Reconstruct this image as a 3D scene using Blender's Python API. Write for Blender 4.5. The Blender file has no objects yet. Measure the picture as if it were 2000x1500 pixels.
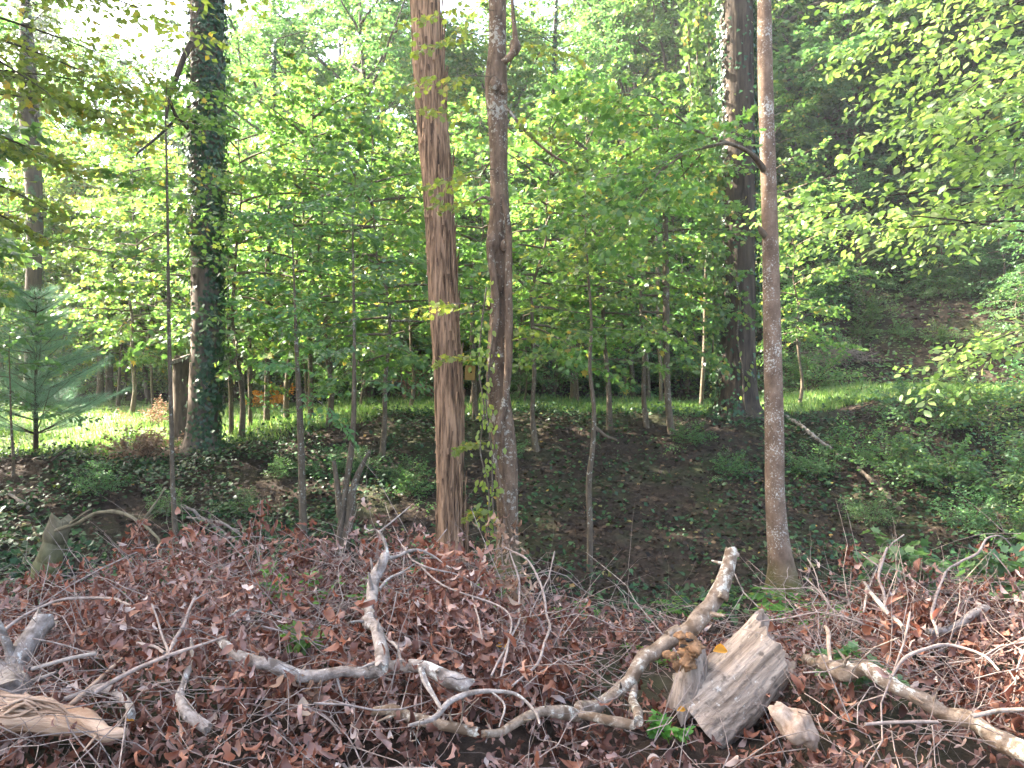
import bpy, math
import numpy as np

# ------------------------------------------------------------------ camera, sky, sun, exposure
scene = bpy.context.scene
COL = scene.collection
EYE = 1.6
FPX = 1455.0                      # focal length in pixels of the 2000 px wide photograph
cam_d = bpy.data.cameras.new("camera")
cam = bpy.data.objects.new("camera", cam_d)
COL.objects.link(cam)
cam.location = (0, 0, EYE)
cam.rotation_euler = (math.radians(90), 0, 0)
cam_d.sensor_width = 36.0
cam_d.lens = 36.0 * FPX / 2000.0
cam_d.clip_start = 0.05
cam_d.clip_end = 2000
scene.camera = cam

SUN_EL, SUN_AZ = math.radians(41), math.radians(-72)      # azimuth from +Y towards +X (negative: to the left)
world = bpy.data.worlds.new("World")
scene.world = world
world.use_nodes = True
wn = world.node_tree
sky = wn.nodes.new("ShaderNodeTexSky")
sky.sky_type = 'NISHITA'
sky.sun_disc = False
sky.sun_elevation = SUN_EL
sky.sun_rotation = SUN_AZ
sky.altitude = 200
sky.air_density = 0.8
sky.dust_density = 5.0
sky.ozone_density = 0.3
bgn = wn.nodes["Background"]
wn.links.new(sky.outputs[0], bgn.inputs[0])
bgn.inputs[1].default_value = 0.125

sun_d = bpy.data.lights.new("sun", 'SUN')
sun_d.energy = 5.0
sun_d.angle = math.radians(0.6)
sun_d.color = (1.0, 0.94, 0.82)
sun = bpy.data.objects.new("sun", sun_d)
COL.objects.link(sun)
from mathutils import Vector
sdir = Vector((math.sin(SUN_AZ) * math.cos(SUN_EL), math.cos(SUN_AZ) * math.cos(SUN_EL), math.sin(SUN_EL)))
sun.rotation_euler = sdir.to_track_quat('Z', 'Y').to_euler()
sun.location = (-20, 20, 30)

vs = scene.view_settings
vs.view_transform = 'Standard'
vs.look = 'None'
vs.exposure = 3.7
vs.gamma = 1.0
vs.use_curve_mapping = False
scene.cycles.use_denoising = True
scene.cycles.max_bounces = 8
scene.cycles.diffuse_bounces = 4
scene.cycles.glossy_bounces = 2
scene.cycles.transmission_bounces = 5
scene.cycles.sample_clamp_indirect = 8.0

# ------------------------------------------------------------------ helpers
R = np.random.default_rng(7)
def nrm(v):
    v = np.asarray(v, float)
    return v / np.maximum(np.linalg.norm(v, axis=-1, keepdims=True), 1e-9)
def P(px, py, y):
    """photo pixel + distance along the view axis -> point"""
    return np.array([(px - 1000.0) / FPX * y, y, EYE - (py - 750.0) / FPX * y])
def smooth(a, b, x):
    t = np.clip((np.asarray(x, float) - a) / (b - a), 0, 1)
    return t * t * (3 - 2 * t)

class Geo:
    """collects triangles and quads for one mesh"""
    def __init__(s):
        s.v, s.t, s.q, s.n = [], [], [], 0
    def add(s, v, t=None, q=None):
        v = np.asarray(v, float).reshape(-1, 3)
        if t is not None and len(t): s.t.append(np.asarray(t, np.int64).reshape(-1, 3) + s.n)
        if q is not None and len(q): s.q.append(np.asarray(q, np.int64).reshape(-1, 4) + s.n)
        s.v.append(v); s.n += len(v)
    def tube(s, path, rad, sides=6, cap=False, disp=None):
        path = np.asarray(path, float); n = len(path)
        rad = np.broadcast_to(np.asarray(rad, float), (n,))
        tan = nrm(np.gradient(path, axis=0))
        ref = np.array([0, 1.0, 0.02]) if abs(tan[:, 2]).mean() > 0.7 else np.array([0, 0, 1.0])
        u = nrm(np.cross(tan, ref)); w = np.cross(tan, u)
        a = np.linspace(0, 2 * np.pi, sides, endpoint=False)
        rr = rad[:, None] * np.ones(sides)
        if disp is not None: rr = rr * disp(a[None, :], np.arange(n)[:, None] / max(n - 1, 1))
        v = path[:, None] + rr[..., None] * (np.cos(a)[None, :, None] * u[:, None] + np.sin(a)[None, :, None] * w[:, None])
        i = np.arange(n - 1)[:, None] * sides; j = np.arange(sides)[None, :]; k = (j + 1) % sides
        q = np.stack([i + j, i + k, i + sides + k, i + sides + j], -1).reshape(-1, 4)
        t = []
        if cap:
            jr = np.random.default_rng(n * 7 + sides)
            v[0] -= tan[0] * (rad[0] * jr.uniform(-.2, .75, (sides, 1))); v[-1] += tan[-1] * (rad[-1] * jr.uniform(-.2, .75, (sides, 1)))
        vv = v.reshape(-1, 3)
        if cap:
            vv = np.vstack([vv, v[0], v[-1], path[0], path[-1]])      # caps with rings of their own keep the sawn edge crisp
            b = n * sides
            jj = np.arange(sides); kk = (jj + 1) % sides
            t = np.vstack([np.stack([kk + b, jj + b, np.full(sides, b + 2 * sides)], -1),
                           np.stack([jj + b + sides, kk + b + sides, np.full(sides, b + 2 * sides + 1)], -1)])
        s.add(vv, t, q)
    def prisms(s, p0, p1, r0, r1):
        p0 = np.asarray(p0, float); p1 = np.asarray(p1, float); n = len(p0)
        if n == 0: return
        d = nrm(p1 - p0); u = nrm(np.cross(d, np.array([0.3, 0.2, 1.0]))); w = np.cross(d, u)
        r0 = np.broadcast_to(r0, (n,)); r1 = np.broadcast_to(r1, (n,))
        vs_ = []
        for p, r in ((p0, r0), (p1, r1)):
            for a in (0, 2.094, 4.189):
                vs_.append(p + r[:, None] * (math.cos(a) * u + math.sin(a) * w))
        v = np.stack(vs_, 1)
        b = np.arange(n)[:, None, None] * 6
        q = (np.array([[0, 1, 4, 3], [1, 2, 5, 4], [2, 0, 3, 5]])[None] + b).reshape(-1, 4)
        s.add(v.reshape(-1, 3), None, q)
    def leaves(s, pos, axis, normal, size, tmpl, wide=1.0):
        tv, tf = tmpl
        pos = np.asarray(pos, float).reshape(-1, 3); n = len(pos)
        if n == 0: return
        a = nrm(np.broadcast_to(axis, (n, 3))); nn = np.broadcast_to(normal, (n, 3))
        x = nrm(np.cross(a, nn)); z = np.cross(x, a)
        size = np.broadcast_to(np.asarray(size, float), (n,))
        wide = np.broadcast_to(np.asarray(wide, float), (n,))
        v = pos[:, None] + size[:, None, None] * (tv[None, :, 0:1] * wide[:, None, None] * x[:, None]
            + tv[None, :, 1:2] * a[:, None] + tv[None, :, 2:3] * z[:, None])
        k = len(tv)
        f = tf[None] + (np.arange(n) * k)[:, None, None]
        if tf.shape[1] == 3: s.add(v, f.reshape(-1, 3))
        else: s.add(v, None, f.reshape(-1, 4))
    def mesh(s, name, mat, smooth_=True):
        me = bpy.data.meshes.new(name)
        v = np.vstack(s.v)
        t = np.vstack(s.t) if s.t else np.zeros((0, 3), np.int64)
        q = np.vstack(s.q) if s.q else np.zeros((0, 4), np.int64)
        me.vertices.add(len(v)); me.vertices.foreach_set("co", v.astype(np.float32).ravel())
        nl = 3 * len(t) + 4 * len(q)
        me.loops.add(nl)
        me.loops.foreach_set("vertex_index", np.concatenate([t.ravel(), q.ravel()]).astype(np.int32))
        me.polygons.add(len(t) + len(q))
        me.polygons.foreach_set("loop_start", np.concatenate([np.arange(len(t)) * 3, 3 * len(t) + np.arange(len(q)) * 4]).astype(np.int32))
        me.polygons.foreach_set("use_smooth", np.full(len(t) + len(q), smooth_))
        me.update(calc_edges=True)
        for m in (mat if isinstance(mat, (list, tuple)) else [mat]): me.materials.append(m)
        return me

def link(name, data, parent=None, loc=(0, 0, 0)):
    o = bpy.data.objects.new(name, data); COL.objects.link(o)
    o.location = tuple(float(c) for c in loc)
    if parent is not None: o.parent = parent
    return o
def tag(o, label=None, cat=None, group=None, kind=None):
    if label: o["label"] = label
    if cat: o["category"] = cat
    if group: o["group"] = group
    if kind: o["kind"] = kind
    return o
def thing(name, label, cat, loc, group=None):
    o = link(name, None, None, loc); o.empty_display_size = 0.2
    return tag(o, label, cat, group)
def copy_thing(src, loc, rz=0.0, sc=1.0, label=None, group=None):
    c = src.copy(); COL.objects.link(c)
    c.location = tuple(float(q) for q in loc); c.rotation_euler = (0, 0, rz); c.scale = (sc,) * 3
    if label: c["label"] = label
    if group: c["group"] = group
    for ch in src.children:
        d = ch.copy(); COL.objects.link(d); d.parent = c
    return c

# leaf templates ------------------------------------------------------------
def fan(outline, fold=0.06, droop=-0.1):
    o = np.array(outline, float)
    z = np.abs(o[:, 0]) * fold * 2 + droop * o[:, 1] ** 2
    v = np.column_stack([o, z]); c = np.array([[0, 0.45, droop * 0.2]])
    v = np.vstack([v, c]); n = len(o)
    i = np.arange(n)
    return v, np.stack([i, (i + 1) % n, np.full(n, n)], -1)
OVAL = fan([(0, 0), (.2, .22), (.27, .5), (.15, .8), (0, 1), (-.15, .8), (-.27, .5), (-.2, .22)])
RHOMB = fan([(0, 0), (.3, .45), (0, 1), (-.3, .45)])
MAPLE = fan([(0, 0), (.22, .12), (.5, .25), (.33, .45), (.42, .72), (.14, .68), (0, 1), (-.14, .68), (-.42, .72), (-.33, .45), (-.5, .25), (-.22, .12)])
IVY = fan([(0, .05), (.36, .0), (.42, .35), (.16, .62), (0, 1), (-.16, .62), (-.42, .35), (-.36, .0)], 0.05, -0.15)
def dead_template(seed, lobed=True):
    r = np.random.default_rng(seed)
    rows = 6
    w = np.array([.03, .2, .12, .26, .15, .02]) if lobed else np.array([.02, .17, .26, .28, .2, .02])
    w = w * r.uniform(.85, 1.1)
    curl = r.uniform(1.0, 3.2) * r.choice([-1, 1]); fold = r.uniform(.5, 1.35); twist = r.uniform(-1.6, 1.6)
    ang = np.linspace(0, curl, rows)
    y = np.concatenate([[0], np.cumsum(np.cos(ang[:-1]))]) / (rows - 1)
    z = np.concatenate([[0], np.cumsum(np.sin(ang[:-1]))]) / (rows - 1)
    v = []
    for i in range(rows):
        tw = twist * i / rows
        for sd in (-1, 0, 1):
            lx = sd * w[i] * math.cos(fold * (.6 + .4 * math.sin(i))); lz = abs(sd) * w[i] * math.sin(fold) + r.uniform(-.03, .03)
            v.append((lx * math.cos(tw) - lz * math.sin(tw), y[i], z[i] + lx * math.sin(tw) + lz * math.cos(tw)))
    f = []
    for i in range(rows - 1):
        for k in range(2):
            a = i * 3 + k
            f.append((a, a + 1, a + 4, a + 3))
    return np.array(v), np.array(f)
DEAD = [dead_template(i, i % 2 == 0) for i in range(16)]
def add_dead(g, pos, axis, normal, size, seed=0):
    r = np.random.default_rng(seed); n = len(pos)
    k = r.integers(0, len(DEAD), n)
    axis = np.broadcast_to(axis, (n, 3)); normal = np.broadcast_to(normal, (n, 3)); size = np.broadcast_to(size, (n,))
    for i in range(len(DEAD)):
        m = k == i
        if m.any(): g.leaves(pos[m], axis[m], normal[m], size[m], DEAD[i], r.uniform(.5, 1.0, m.sum()))

# ------------------------------------------------------------------ materials
class Nodes:
    def __init__(s, name):
        s.m = bpy.data.materials.new(name); s.m.use_nodes = True
        s.t = s.m.node_tree; s.b = s.t.nodes["Principled BSDF"]; s.out = s.t.nodes["Material Output"]
    def n(s, typ, **kw):
        x = s.t.nodes.new("ShaderNode" + typ)
        for k, v in kw.items(): setattr(x, k, v)
        return x
    def l(s, a, b): s.t.links.new(a, b)
    def ramp(s, fac, stops):
        r = s.n("ValToRGB"); e = r.color_ramp.elements
        while len(e) < len(stops): e.new(0.5)
        for el, (p, c) in zip(e, stops): el.position = p; el.color = (*c, 1) if len(c) == 3 else c
        s.l(fac, r.inputs[0]); return r.outputs[0]
    def noise(s, vec, scale, detail=4, rough=0.6):
        x = s.n("TexNoise"); x.inputs["Scale"].default_value = scale; x.inputs["Detail"].default_value = detail
        x.inputs["Roughness"].default_value = rough
        if vec is not None: s.l(vec, x.inputs["Vector"])
        return x.outputs["Fac"]
    def mix(s, fac, a, b, mode='MIX'):
        x = s.n("MixRGB", blend_type=mode)
        for inp, val in zip(x.inputs, (fac, a, b)):
            if hasattr(val, "links"): s.l(val, inp)
            elif isinstance(val, (int, float)): inp.default_value = val
            else: inp.default_value = (*val, 1)
        return x.outputs[0]
    def math(s, op, a, b=0.0):
        x = s.n("Math", operation=op)
        for inp, val in zip(x.inputs, (a, b)):
            if hasattr(val, "links"): s.l(val, inp)
            else: inp.default_value = val
        return x.outputs[0]
    def objco(s, scale=(1, 1, 1)):
        tc = s.n("TexCoord"); mp = s.n("Mapping"); mp.inputs["Scale"].default_value = scale
        s.l(tc.outputs["Object"], mp.inputs[0]); return mp.outputs[0]
    def bump(s, h, strength=0.5, dist=0.02):
        b = s.n("Bump"); b.inputs["Strength"].default_value = strength; b.inputs["Distance"].default_value = dist
        s.l(h, b.inputs["Height"]); s.l(b.outputs[0], s.b.inputs["Normal"])

def leaf_mat(name, stops, trans=0.45, tcol=(1.65, 1.85, 1.05), rough=0.45, spec=0.35, vary=True):
    """stops: colour ramp over a random number per leaf; translucent blades"""
    N = Nodes(name)
    geo = N.n("NewGeometry"); oi = N.n("ObjectInfo")
    c = N.ramp(geo.outputs["Random Per Island"], stops)
    hv = N.n("HueSaturation")
    r1 = N.math('MULTIPLY_ADD', oi.outputs["Random"], 0.03 if vary else 0.0); r1.node.inputs[2].default_value = 0.485 if vary else 0.5
    N.l(r1, hv.inputs["Hue"])
    v1 = N.math('MULTIPLY_ADD', oi.outputs["Random"], 0.4 if vary else 0.0); v1.node.inputs[2].default_value = 0.85 if vary else 1.0
    N.l(v1, hv.inputs["Value"]); N.l(c, hv.inputs["Color"])
    c = hv.outputs[0]
    N.l(c, N.b.inputs["Base Color"]); N.b.inputs["Roughness"].default_value = rough
    N.b.inputs["Specular IOR Level"].default_value = spec
    tr = N.n("BsdfTranslucent"); N.l(N.mix(1.0, c, tcol, 'MULTIPLY'), tr.inputs[0])
    ms = N.n("MixShader"); ms.inputs[0].default_value = trans
    N.l(N.b.outputs[0], ms.inputs[1]); N.l(tr.outputs[0], ms.inputs[2]); N.l(ms.outputs[0], N.out.inputs[0])
    return N.m

def bark_mat(name, dark, light, sxy=14, sz=2.2, lichen=None, lich_amt=0.6, lich_scale=26, ramp=(.32, .68), moss=None, moss_top=0.6, bump=0.7, rough=0.9):
    N = Nodes(name)
    co = N.objco((sxy, sxy, sz)); co2 = N.objco()
    f = N.noise(co, 1.0, 6, 0.65)
    big = N.noise(co2, 2.2, 3)
    c = N.ramp(f, [(ramp[0], dark), (ramp[1], light)])
    c = N.mix(N.math('MULTIPLY', big, 0.6), c, N.mix(1.0, c, (0.55, 0.52, 0.5), 'MULTIPLY'))
    if lichen is not None:
        l = N.noise(co2, lich_scale, 5, 0.7); l2 = N.noise(co2, 3.0, 2)
        fac = N.ramp(N.math('ADD', l, N.math('MULTIPLY', l2, 0.5)), [(1.02 - lich_amt * 0.35, (0, 0, 0)), (1.08 - lich_amt * 0.35, (1, 1, 1))])
        c = N.mix(N.math('MULTIPLY', fac, 0.85), c, lichen)
    if moss is not None:
        sp = N.n("SeparateXYZ"); tc = N.n("TexCoord"); N.l(tc.outputs["Object"], sp.inputs[0])
        h = N.math('SUBTRACT', N.math('ADD', moss_top * 0.5, N.math('MULTIPLY', N.noise(co2, 5, 4), moss_top)), sp.outputs[2])
        fac = N.ramp(N.math('ADD', N.math('MULTIPLY', h, 2.0), 0.3), [(0.0, (0, 0, 0)), (0.6, (1, 1, 1))])
        c = N.mix(N.math('MULTIPLY', fac, 0.85), c, moss)
    N.l(c, N.b.inputs["Base Color"]); N.b.inputs["Roughness"].default_value = rough
    N.b.inputs["Specular IOR Level"].default_value = 0.2
    N.bump(f, bump, 0.02)
    return N.m

G1 = (.055, .115, .018); G2 = (.085, .16, .022); G3 = (.12, .20, .028); YG = (.2, .22, .03); YL = (.36, .26, .03)
M_LIME = leaf_mat("maple_leaf_lime", [(0, (.06, .115, .036)), (.5, (.085, .15, .045)), (.85, (.12, .18, .052)), (.96, (.2, .21, .055)), (1, (.3, .19, .05))], .52)
M_MID = leaf_mat("leaf_mid_green", [(0, (.05, .1, .038)), (.5, (.07, .13, .046)), (.92, (.1, .155, .052)), (1, (.18, .18, .055))], .45)
M_YEL = leaf_mat("leaf_yellow_green", [(0, (.11, .15, .036)), (.4, (.15, .19, .043)), (.88, (.2, .22, .05)), (1, (.36, .25, .045))], .55)
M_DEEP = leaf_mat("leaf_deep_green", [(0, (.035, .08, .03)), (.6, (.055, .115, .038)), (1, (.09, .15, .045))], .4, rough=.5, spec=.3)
M_SHADE = leaf_mat("leaf_blue_green", [(0, (.05, .105, .045)), (.6, (.075, .14, .058)), (1, (.11, .175, .065))], .4, rough=.45, spec=.35)
M_BEECH = leaf_mat("beech_leaf_pale", [(0, (.12, .19, .055)), (.6, (.18, .25, .08)), (1, (.26, .29, .11))], .52, rough=.38, spec=.6, vary=False)
M_IVY = leaf_mat("ivy_leaf_dark", [(0, (.012, .04, .014)), (.6, (.024, .065, .02)), (.93, (.04, .09, .025)), (1, (.16, .15, .03))], .15, tcol=(1.3, 1.4, .6), rough=.4, spec=.4)
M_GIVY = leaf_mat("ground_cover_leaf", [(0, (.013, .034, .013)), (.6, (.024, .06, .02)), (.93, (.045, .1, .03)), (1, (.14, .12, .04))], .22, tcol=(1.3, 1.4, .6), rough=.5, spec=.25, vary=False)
M_PINE = leaf_mat("pine_needle", [(0, (.09, .18, .12)), (1, (.15, .26, .18))], .35, tcol=(1.2, 1.3, 1.0), vary=False)
M_GRASS = leaf_mat("grass_blade", [(0, (.07, .125, .04)), (.6, (.1, .165, .05)), (.9, (.16, .2, .07)), (1, (.26, .24, .11))], .38, vary=False)
M_FERN = leaf_mat("fern_leaf", [(0, (.05, .13, .025)), (.8, (.09, .19, .03)), (1, (.2, .25, .04))], .45)
M_DEADR = leaf_mat("dead_leaf_russet", [(0, (.07, .026, .015)), (.4, (.15, .06, .036)), (.75, (.235, .105, .065)), (1, (.38, .22, .15))], .25, tcol=(1.5, .9, .7), rough=.6, spec=.25, vary=False)
M_DEADT = leaf_mat("dead_leaf_tan", [(0, (.16, .09, .06)), (.5, (.28, .175, .115)), (1, (.42, .31, .22))], .25, tcol=(1.2, 1, .8), rough=.65, spec=.2, vary=False)
M_DEADM = leaf_mat("dead_leaf_grey_brown", [(0, (.07, .03, .02)), (.35, (.13, .064, .047)), (.7, (.22, .125, .098)), (.92, (.34, .235, .195)), (1, (.46, .37, .31))], .2, tcol=(1.4, .9, .7), rough=.6, spec=.25, vary=False)
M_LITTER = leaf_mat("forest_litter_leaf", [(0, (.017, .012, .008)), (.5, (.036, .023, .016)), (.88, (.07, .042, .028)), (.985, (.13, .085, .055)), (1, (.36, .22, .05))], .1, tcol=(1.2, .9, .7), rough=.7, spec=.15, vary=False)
M_ORANGE = leaf_mat("autumn_orange_leaf", [(0, (.5, .2, .02)), (1, (.6, .3, .03))], .4, tcol=(1.2, 1, .5), vary=False)

M_BARK1 = bark_mat("bark_grey_brown", (.05, .037, .028), (.2, .15, .11), 12, 2)
M_BARK2 = bark_mat("bark_shaggy_red_brown", (.05, .027, .015), (.4, .24, .14), 24, 1.8, ramp=(.38, .6), bump=.9)
M_BARK3 = bark_mat("bark_mossy_brown", (.045, .027, .016), (.21, .135, .085), 16, 5, lichen=(.3, .27, .21), lich_amt=.55, moss=(.07, .075, .022), moss_top=.5)
M_BARK4 = bark_mat("bark_furrowed_dark", (.02, .014, .01), (.1, .072, .05), 12, 1.6)
M_BARK5 = bark_mat("bark_smooth_lichen", (.1, .062, .04), (.25, .165, .11), 9, 6, lichen=(.42, .39, .33), lich_amt=.54, lich_scale=48, moss=(.06, .06, .012), moss_top=.32)
M_BARKF = bark_mat("bark_far_tree", (.05, .04, .032), (.14, .11, .085), 10, 2, bump=.4)
M_SAP = bark_mat("bark_sapling_olive", (.07, .052, .034), (.16, .12, .08), 20, 8, lichen=(.3, .3, .24), lich_amt=.5)
M_PALE = bark_mat("deadwood_pale_grey", (.15, .115, .092), (.38, .32, .27), 30, 30, lichen=(.5, .48, .42), lich_amt=.5, bump=.5)
M_TWIG = bark_mat("twig_grey_tan", (.14, .1, .08), (.36, .285, .24), 30, 30, bump=.3)
M_BROWNB = bark_mat("fallen_branch_brown", (.13, .088, .058), (.34, .26, .19), 26, 26, lichen=(.44, .41, .33), lich_amt=.6, bump=.6)
M_MOSSY = bark_mat("rotting_mossy_wood", (.08, .065, .04), (.2, .165, .1), 14, 6, moss=(.1, .1, .035), moss_top=.35)
M_CUT = bark_mat("cut_wood_end", (.2, .13, .085), (.42, .32, .24), 30, 30, bump=.3)
M_STUMP = bark_mat("weathered_stump_wood", (.12, .085, .062), (.46, .37, .29), 26, 2.6, lichen=(.5, .46, .4), lich_amt=.4, bump=.9)
def speckle(mat, scale, col, lo, hi):
    t = mat.node_tree; b = t.nodes["Principled BSDF"]; old = b.inputs["Base Color"].links[0].from_socket
    tc = t.nodes.new("ShaderNodeTexCoord"); nz = t.nodes.new("ShaderNodeTexNoise"); nz.inputs["Scale"].default_value = scale; nz.inputs["Detail"].default_value = 5
    rp = t.nodes.new("ShaderNodeValToRGB"); rp.color_ramp.elements[0].position = lo; rp.color_ramp.elements[1].position = hi
    mx = t.nodes.new("ShaderNodeMixRGB"); mx.inputs[2].default_value = (*col, 1)
    t.links.new(tc.outputs["Object"], nz.inputs["Vector"]); t.links.new(nz.outputs["Fac"], rp.inputs[0]); t.links.new(rp.outputs[0], mx.inputs[0]); t.links.new(old, mx.inputs[1]); t.links.new(mx.outputs[0], b.inputs["Base Color"])
speckle(M_STUMP, 30, (.1, .078, .062), .54, .7)
speckle(M_PALE, 18, (.1, .075, .058), .5, .66)
speckle(M_BROWNB, 14, (.1, .065, .04), .5, .62)
M_SPLINT = bark_mat("splintered_wood", (.22, .12, .07), (.52, .38, .27), 5, 40, bump=.8)
M_FUNG = bark_mat("rotten_orange_wood", (.13, .065, .03), (.36, .2, .1), 22, 22, bump=.8)
M_ROOT = bark_mat("root_fibre_soil", (.1, .065, .045), (.26, .18, .13), 40, 12)
M_BOARD = bark_mat("painted_tan_board", (.36, .2, .055), (.44, .26, .075), 8, 8, bump=.1, rough=.7)
M_DARK = bark_mat("near_black", (.012, .01, .008), (.02, .016, .012), 8, 8)  # near-black: board mark, and painted shade for hollows in the rotten wood
M_CLAY = bark_mat("red_clay_soil", (.1, .05, .032), (.22, .115, .075), 3, 9)

def ground_mat():
    N = Nodes("forest_floor_soil")
    geo = N.n("NewGeometry"); pos = geo.outputs["Position"]
    f = N.noise(pos, 9, 8, .7); g = N.noise(pos, 45, 5, .7); h = N.noise(pos, .7, 4)
    c = N.ramp(f, [(.3, (.018, .013, .009)), (.5, (.036, .025, .018)), (.7, (.066, .046, .033))])
    c = N.mix(N.ramp(g, [(.55, (0, 0, 0)), (.7, (.5, .5, .5))]), c, (.09, .065, .046))
    c = N.mix(N.ramp(h, [(.48, (0, 0, 0)), (.62, (.6, .6, .6))]), c, (.04, .05, .02))
    N.l(c, N.b.inputs["Base Color"]); N.b.inputs["Roughness"].default_value = .95
    N.b.inputs["Specular IOR Level"].default_value = .1
    N.bump(N.math('ADD', f, N.math('MULTIPLY', g, .5)), .8, .05)
    return N.m
M_GROUND = ground_mat()
def lane_mat():
    N = Nodes("lane_turf")
    geo = N.n("NewGeometry"); pos = geo.outputs["Position"]
    f = N.noise(pos, 3, 6, .7)
    N.l(N.ramp(f, [(.3, (.05, .075, .02)), (.5, (.075, .13, .025)), (.72, (.14, .15, .06))]), N.b.inputs["Base Color"])
    N.b.inputs["Roughness"].default_value = .95; N.bump(f, .6, .05)
    return N.m
M_LANE = lane_mat()

# ------------------------------------------------------------------ terrain
def Zb(x, y):
    x = np.asarray(x, float); y = np.asarray(y, float)
    c = np.interp(y, [-60, 0, 2.6, 4.8, 6.3, 8, 9.4, 11, 12.6, 14.3, 15.2, 16.4, 21, 24, 30, 45, 70, 120, 260],
                  [-.6, 0, 0, -.08, -.5, -.75, -.6, -.3, .1, .72, .9, .95, 1.05, 1.2, 2.6, 8.5, 17, 26, 30])
    l = np.interp(y, [-60, 0, 2.6, 4.8, 6.3, 8, 9.4, 10.6, 11.8, 13, 18, 24, 28, 45, 70, 120, 260],
                  [-.6, 0, 0, -.05, -.35, -.5, -.35, 0, .3, .42, .7, .95, 1.7, 5.5, 10.5, 15, 18])
    w = smooth(-3.2, -6.5, x)
    z = c * (1 - w) + l * w
    # hillside climbing on the right of the lane
    yh = 23.5 - .55 * np.clip(x - 3, 0, 14)
    d = np.clip(y - yh, 0, None)
    rise = np.interp(d, [0, 1, 4, 8, 25, 60, 200], [0, .35, 2.3, 4.0, 9.5, 15, 18])
    z = z + rise * smooth(2.5, 9, x)
    # the bank on the right edge, nearer
    z = z + .5 * smooth(5, 9, x) * smooth(6, 11, y)
    return z
def Z(x, y):
    x = np.asarray(x, float); y = np.asarray(y, float)
    n = .035 * np.sin(x * 2.3 + 1.1 * np.sin(y * 1.7)) + .03 * np.sin(y * 3.1 + x * 1.3) + .02 * np.sin(x * 5.7 - y * 4.3)
    return Zb(x, y) + n * smooth(1.5, 6, y)
def G(px, y):
    x = (px - 1000.0) / FPX * y
    return np.array([x, y, float(Z(x, y))])
def hit(px, py, lift=0.0, lo=2.5, hi=40):
    ys = np.linspace(lo, hi, 3000); pz = EYE - (py - 750) / FPX * ys; gz = Z((px - 1000) / FPX * ys, ys) + lift
    k = np.argmax(pz < gz)
    return float(ys[k])
def sheet(name, xs, ys, off, mat):
    X, Y = np.meshgrid(xs, ys); v = np.stack([X, Y, Z(X, Y) + off], -1).reshape(-1, 3)
    nx = len(xs); i = np.arange(len(ys) - 1)[:, None] * nx; j = np.arange(nx - 1)[None]
    q = np.stack([i + j, i + j + 1, i + nx + j + 1, i + nx + j], -1).reshape(-1, 4)
    g = Geo(); g.add(v, None, q)
    return link(name, g.mesh(name, mat))
u = np.linspace(-1, 1, 181)
gx = np.sign(u) * (14 * np.abs(u) + 210 * np.abs(u) ** 5)
t = np.linspace(0, 1, 200)
gy = np.concatenate([np.linspace(-60, 1, 14), 1.2 + 28 * t[:170] / t[169], 29.6 + np.linspace(0.3, 1, 40) ** 2 * 220])
tag(sheet("ground", gx, gy, 0, M_GROUND), kind="structure")

# grassy lane: a strip with an uneven lower edge
def lane_edge(x):
    x = np.asarray(x, float)
    return np.interp(x, [-16, -9, -6.5, -4, -1, 3, 8, 14], [11.2, 12.3, 13.2, 14.6, 16.4, 16.6, 15.2, 13]) + .25 * np.sin(x * 1.9) + .12 * np.sin(x * 4.7)
def lane_far(x):
    x = np.asarray(x, float)
    return np.interp(x, [-16, -6, 0, 4, 8, 14], [24.5, 24.3, 23.6, 23, 20.5, 17]) + .3 * np.sin(x * 1.3)
xs = np.linspace(-16, 14, 140); k = np.linspace(0, 1, 40)
lo, hi = lane_edge(xs), lane_far(xs)
Y = lo[None] + (hi - lo)[None] * k[:, None]; X = np.broadcast_to(xs[None], Y.shape)
edge = np.minimum(np.minimum(k, 1 - k) * 12, 1)[:, None]
vv = np.stack([X, Y, Z(X, Y) + .03 * edge - .01], -1).reshape(-1, 3)
i = np.arange(39)[:, None] * 140; j = np.arange(139)[None]
g = Geo(); g.add(vv, None, np.stack([i + j, i + j + 1, i + 141 + j, i + 140 + j], -1).reshape(-1, 4))
tag(link("grass_lane", g.mesh("grass_lane", M_LANE)), kind="structure")

r = np.random.default_rng(3)
n = 50000
x = r.uniform(-15, 12, n); f = r.beta(.8, 1.5, n); y = lane_edge(x) - .25 + (lane_far(x) - lane_edge(x) + .4) * f
keep = (np.sin(x * 1.7 + y * .9) + np.sin(y * 2.1 - x * .6) + r.normal(0, .8, n)) > -1.4
x, y = x[keep], y[keep]; n = len(x)
pos = np.stack([x, y, Z(x, y)], -1)
ax = np.stack([r.normal(0, .35, n), r.normal(0, .35, n), np.ones(n)], -1)
nm = np.stack([r.normal(0, 1, n), -np.ones(n), r.normal(0, .2, n)], -1)
g = Geo(); g.leaves(pos, ax, nm, r.uniform(.06, .2, n), (np.array([[-.06, 0, 0], [.06, 0, 0], [.03, .6, .05], [-.03, .6, .05], [0, 1, .18]]), np.array([[0, 1, 2], [0, 2, 3], [3, 2, 4]])), r.uniform(.8, 1.8, n))
tag(link("lane_grass", g.mesh("lane_grass", M_GRASS)), "bright green grass growing along the lane behind the trunks", "grass", kind="stuff")

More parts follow.
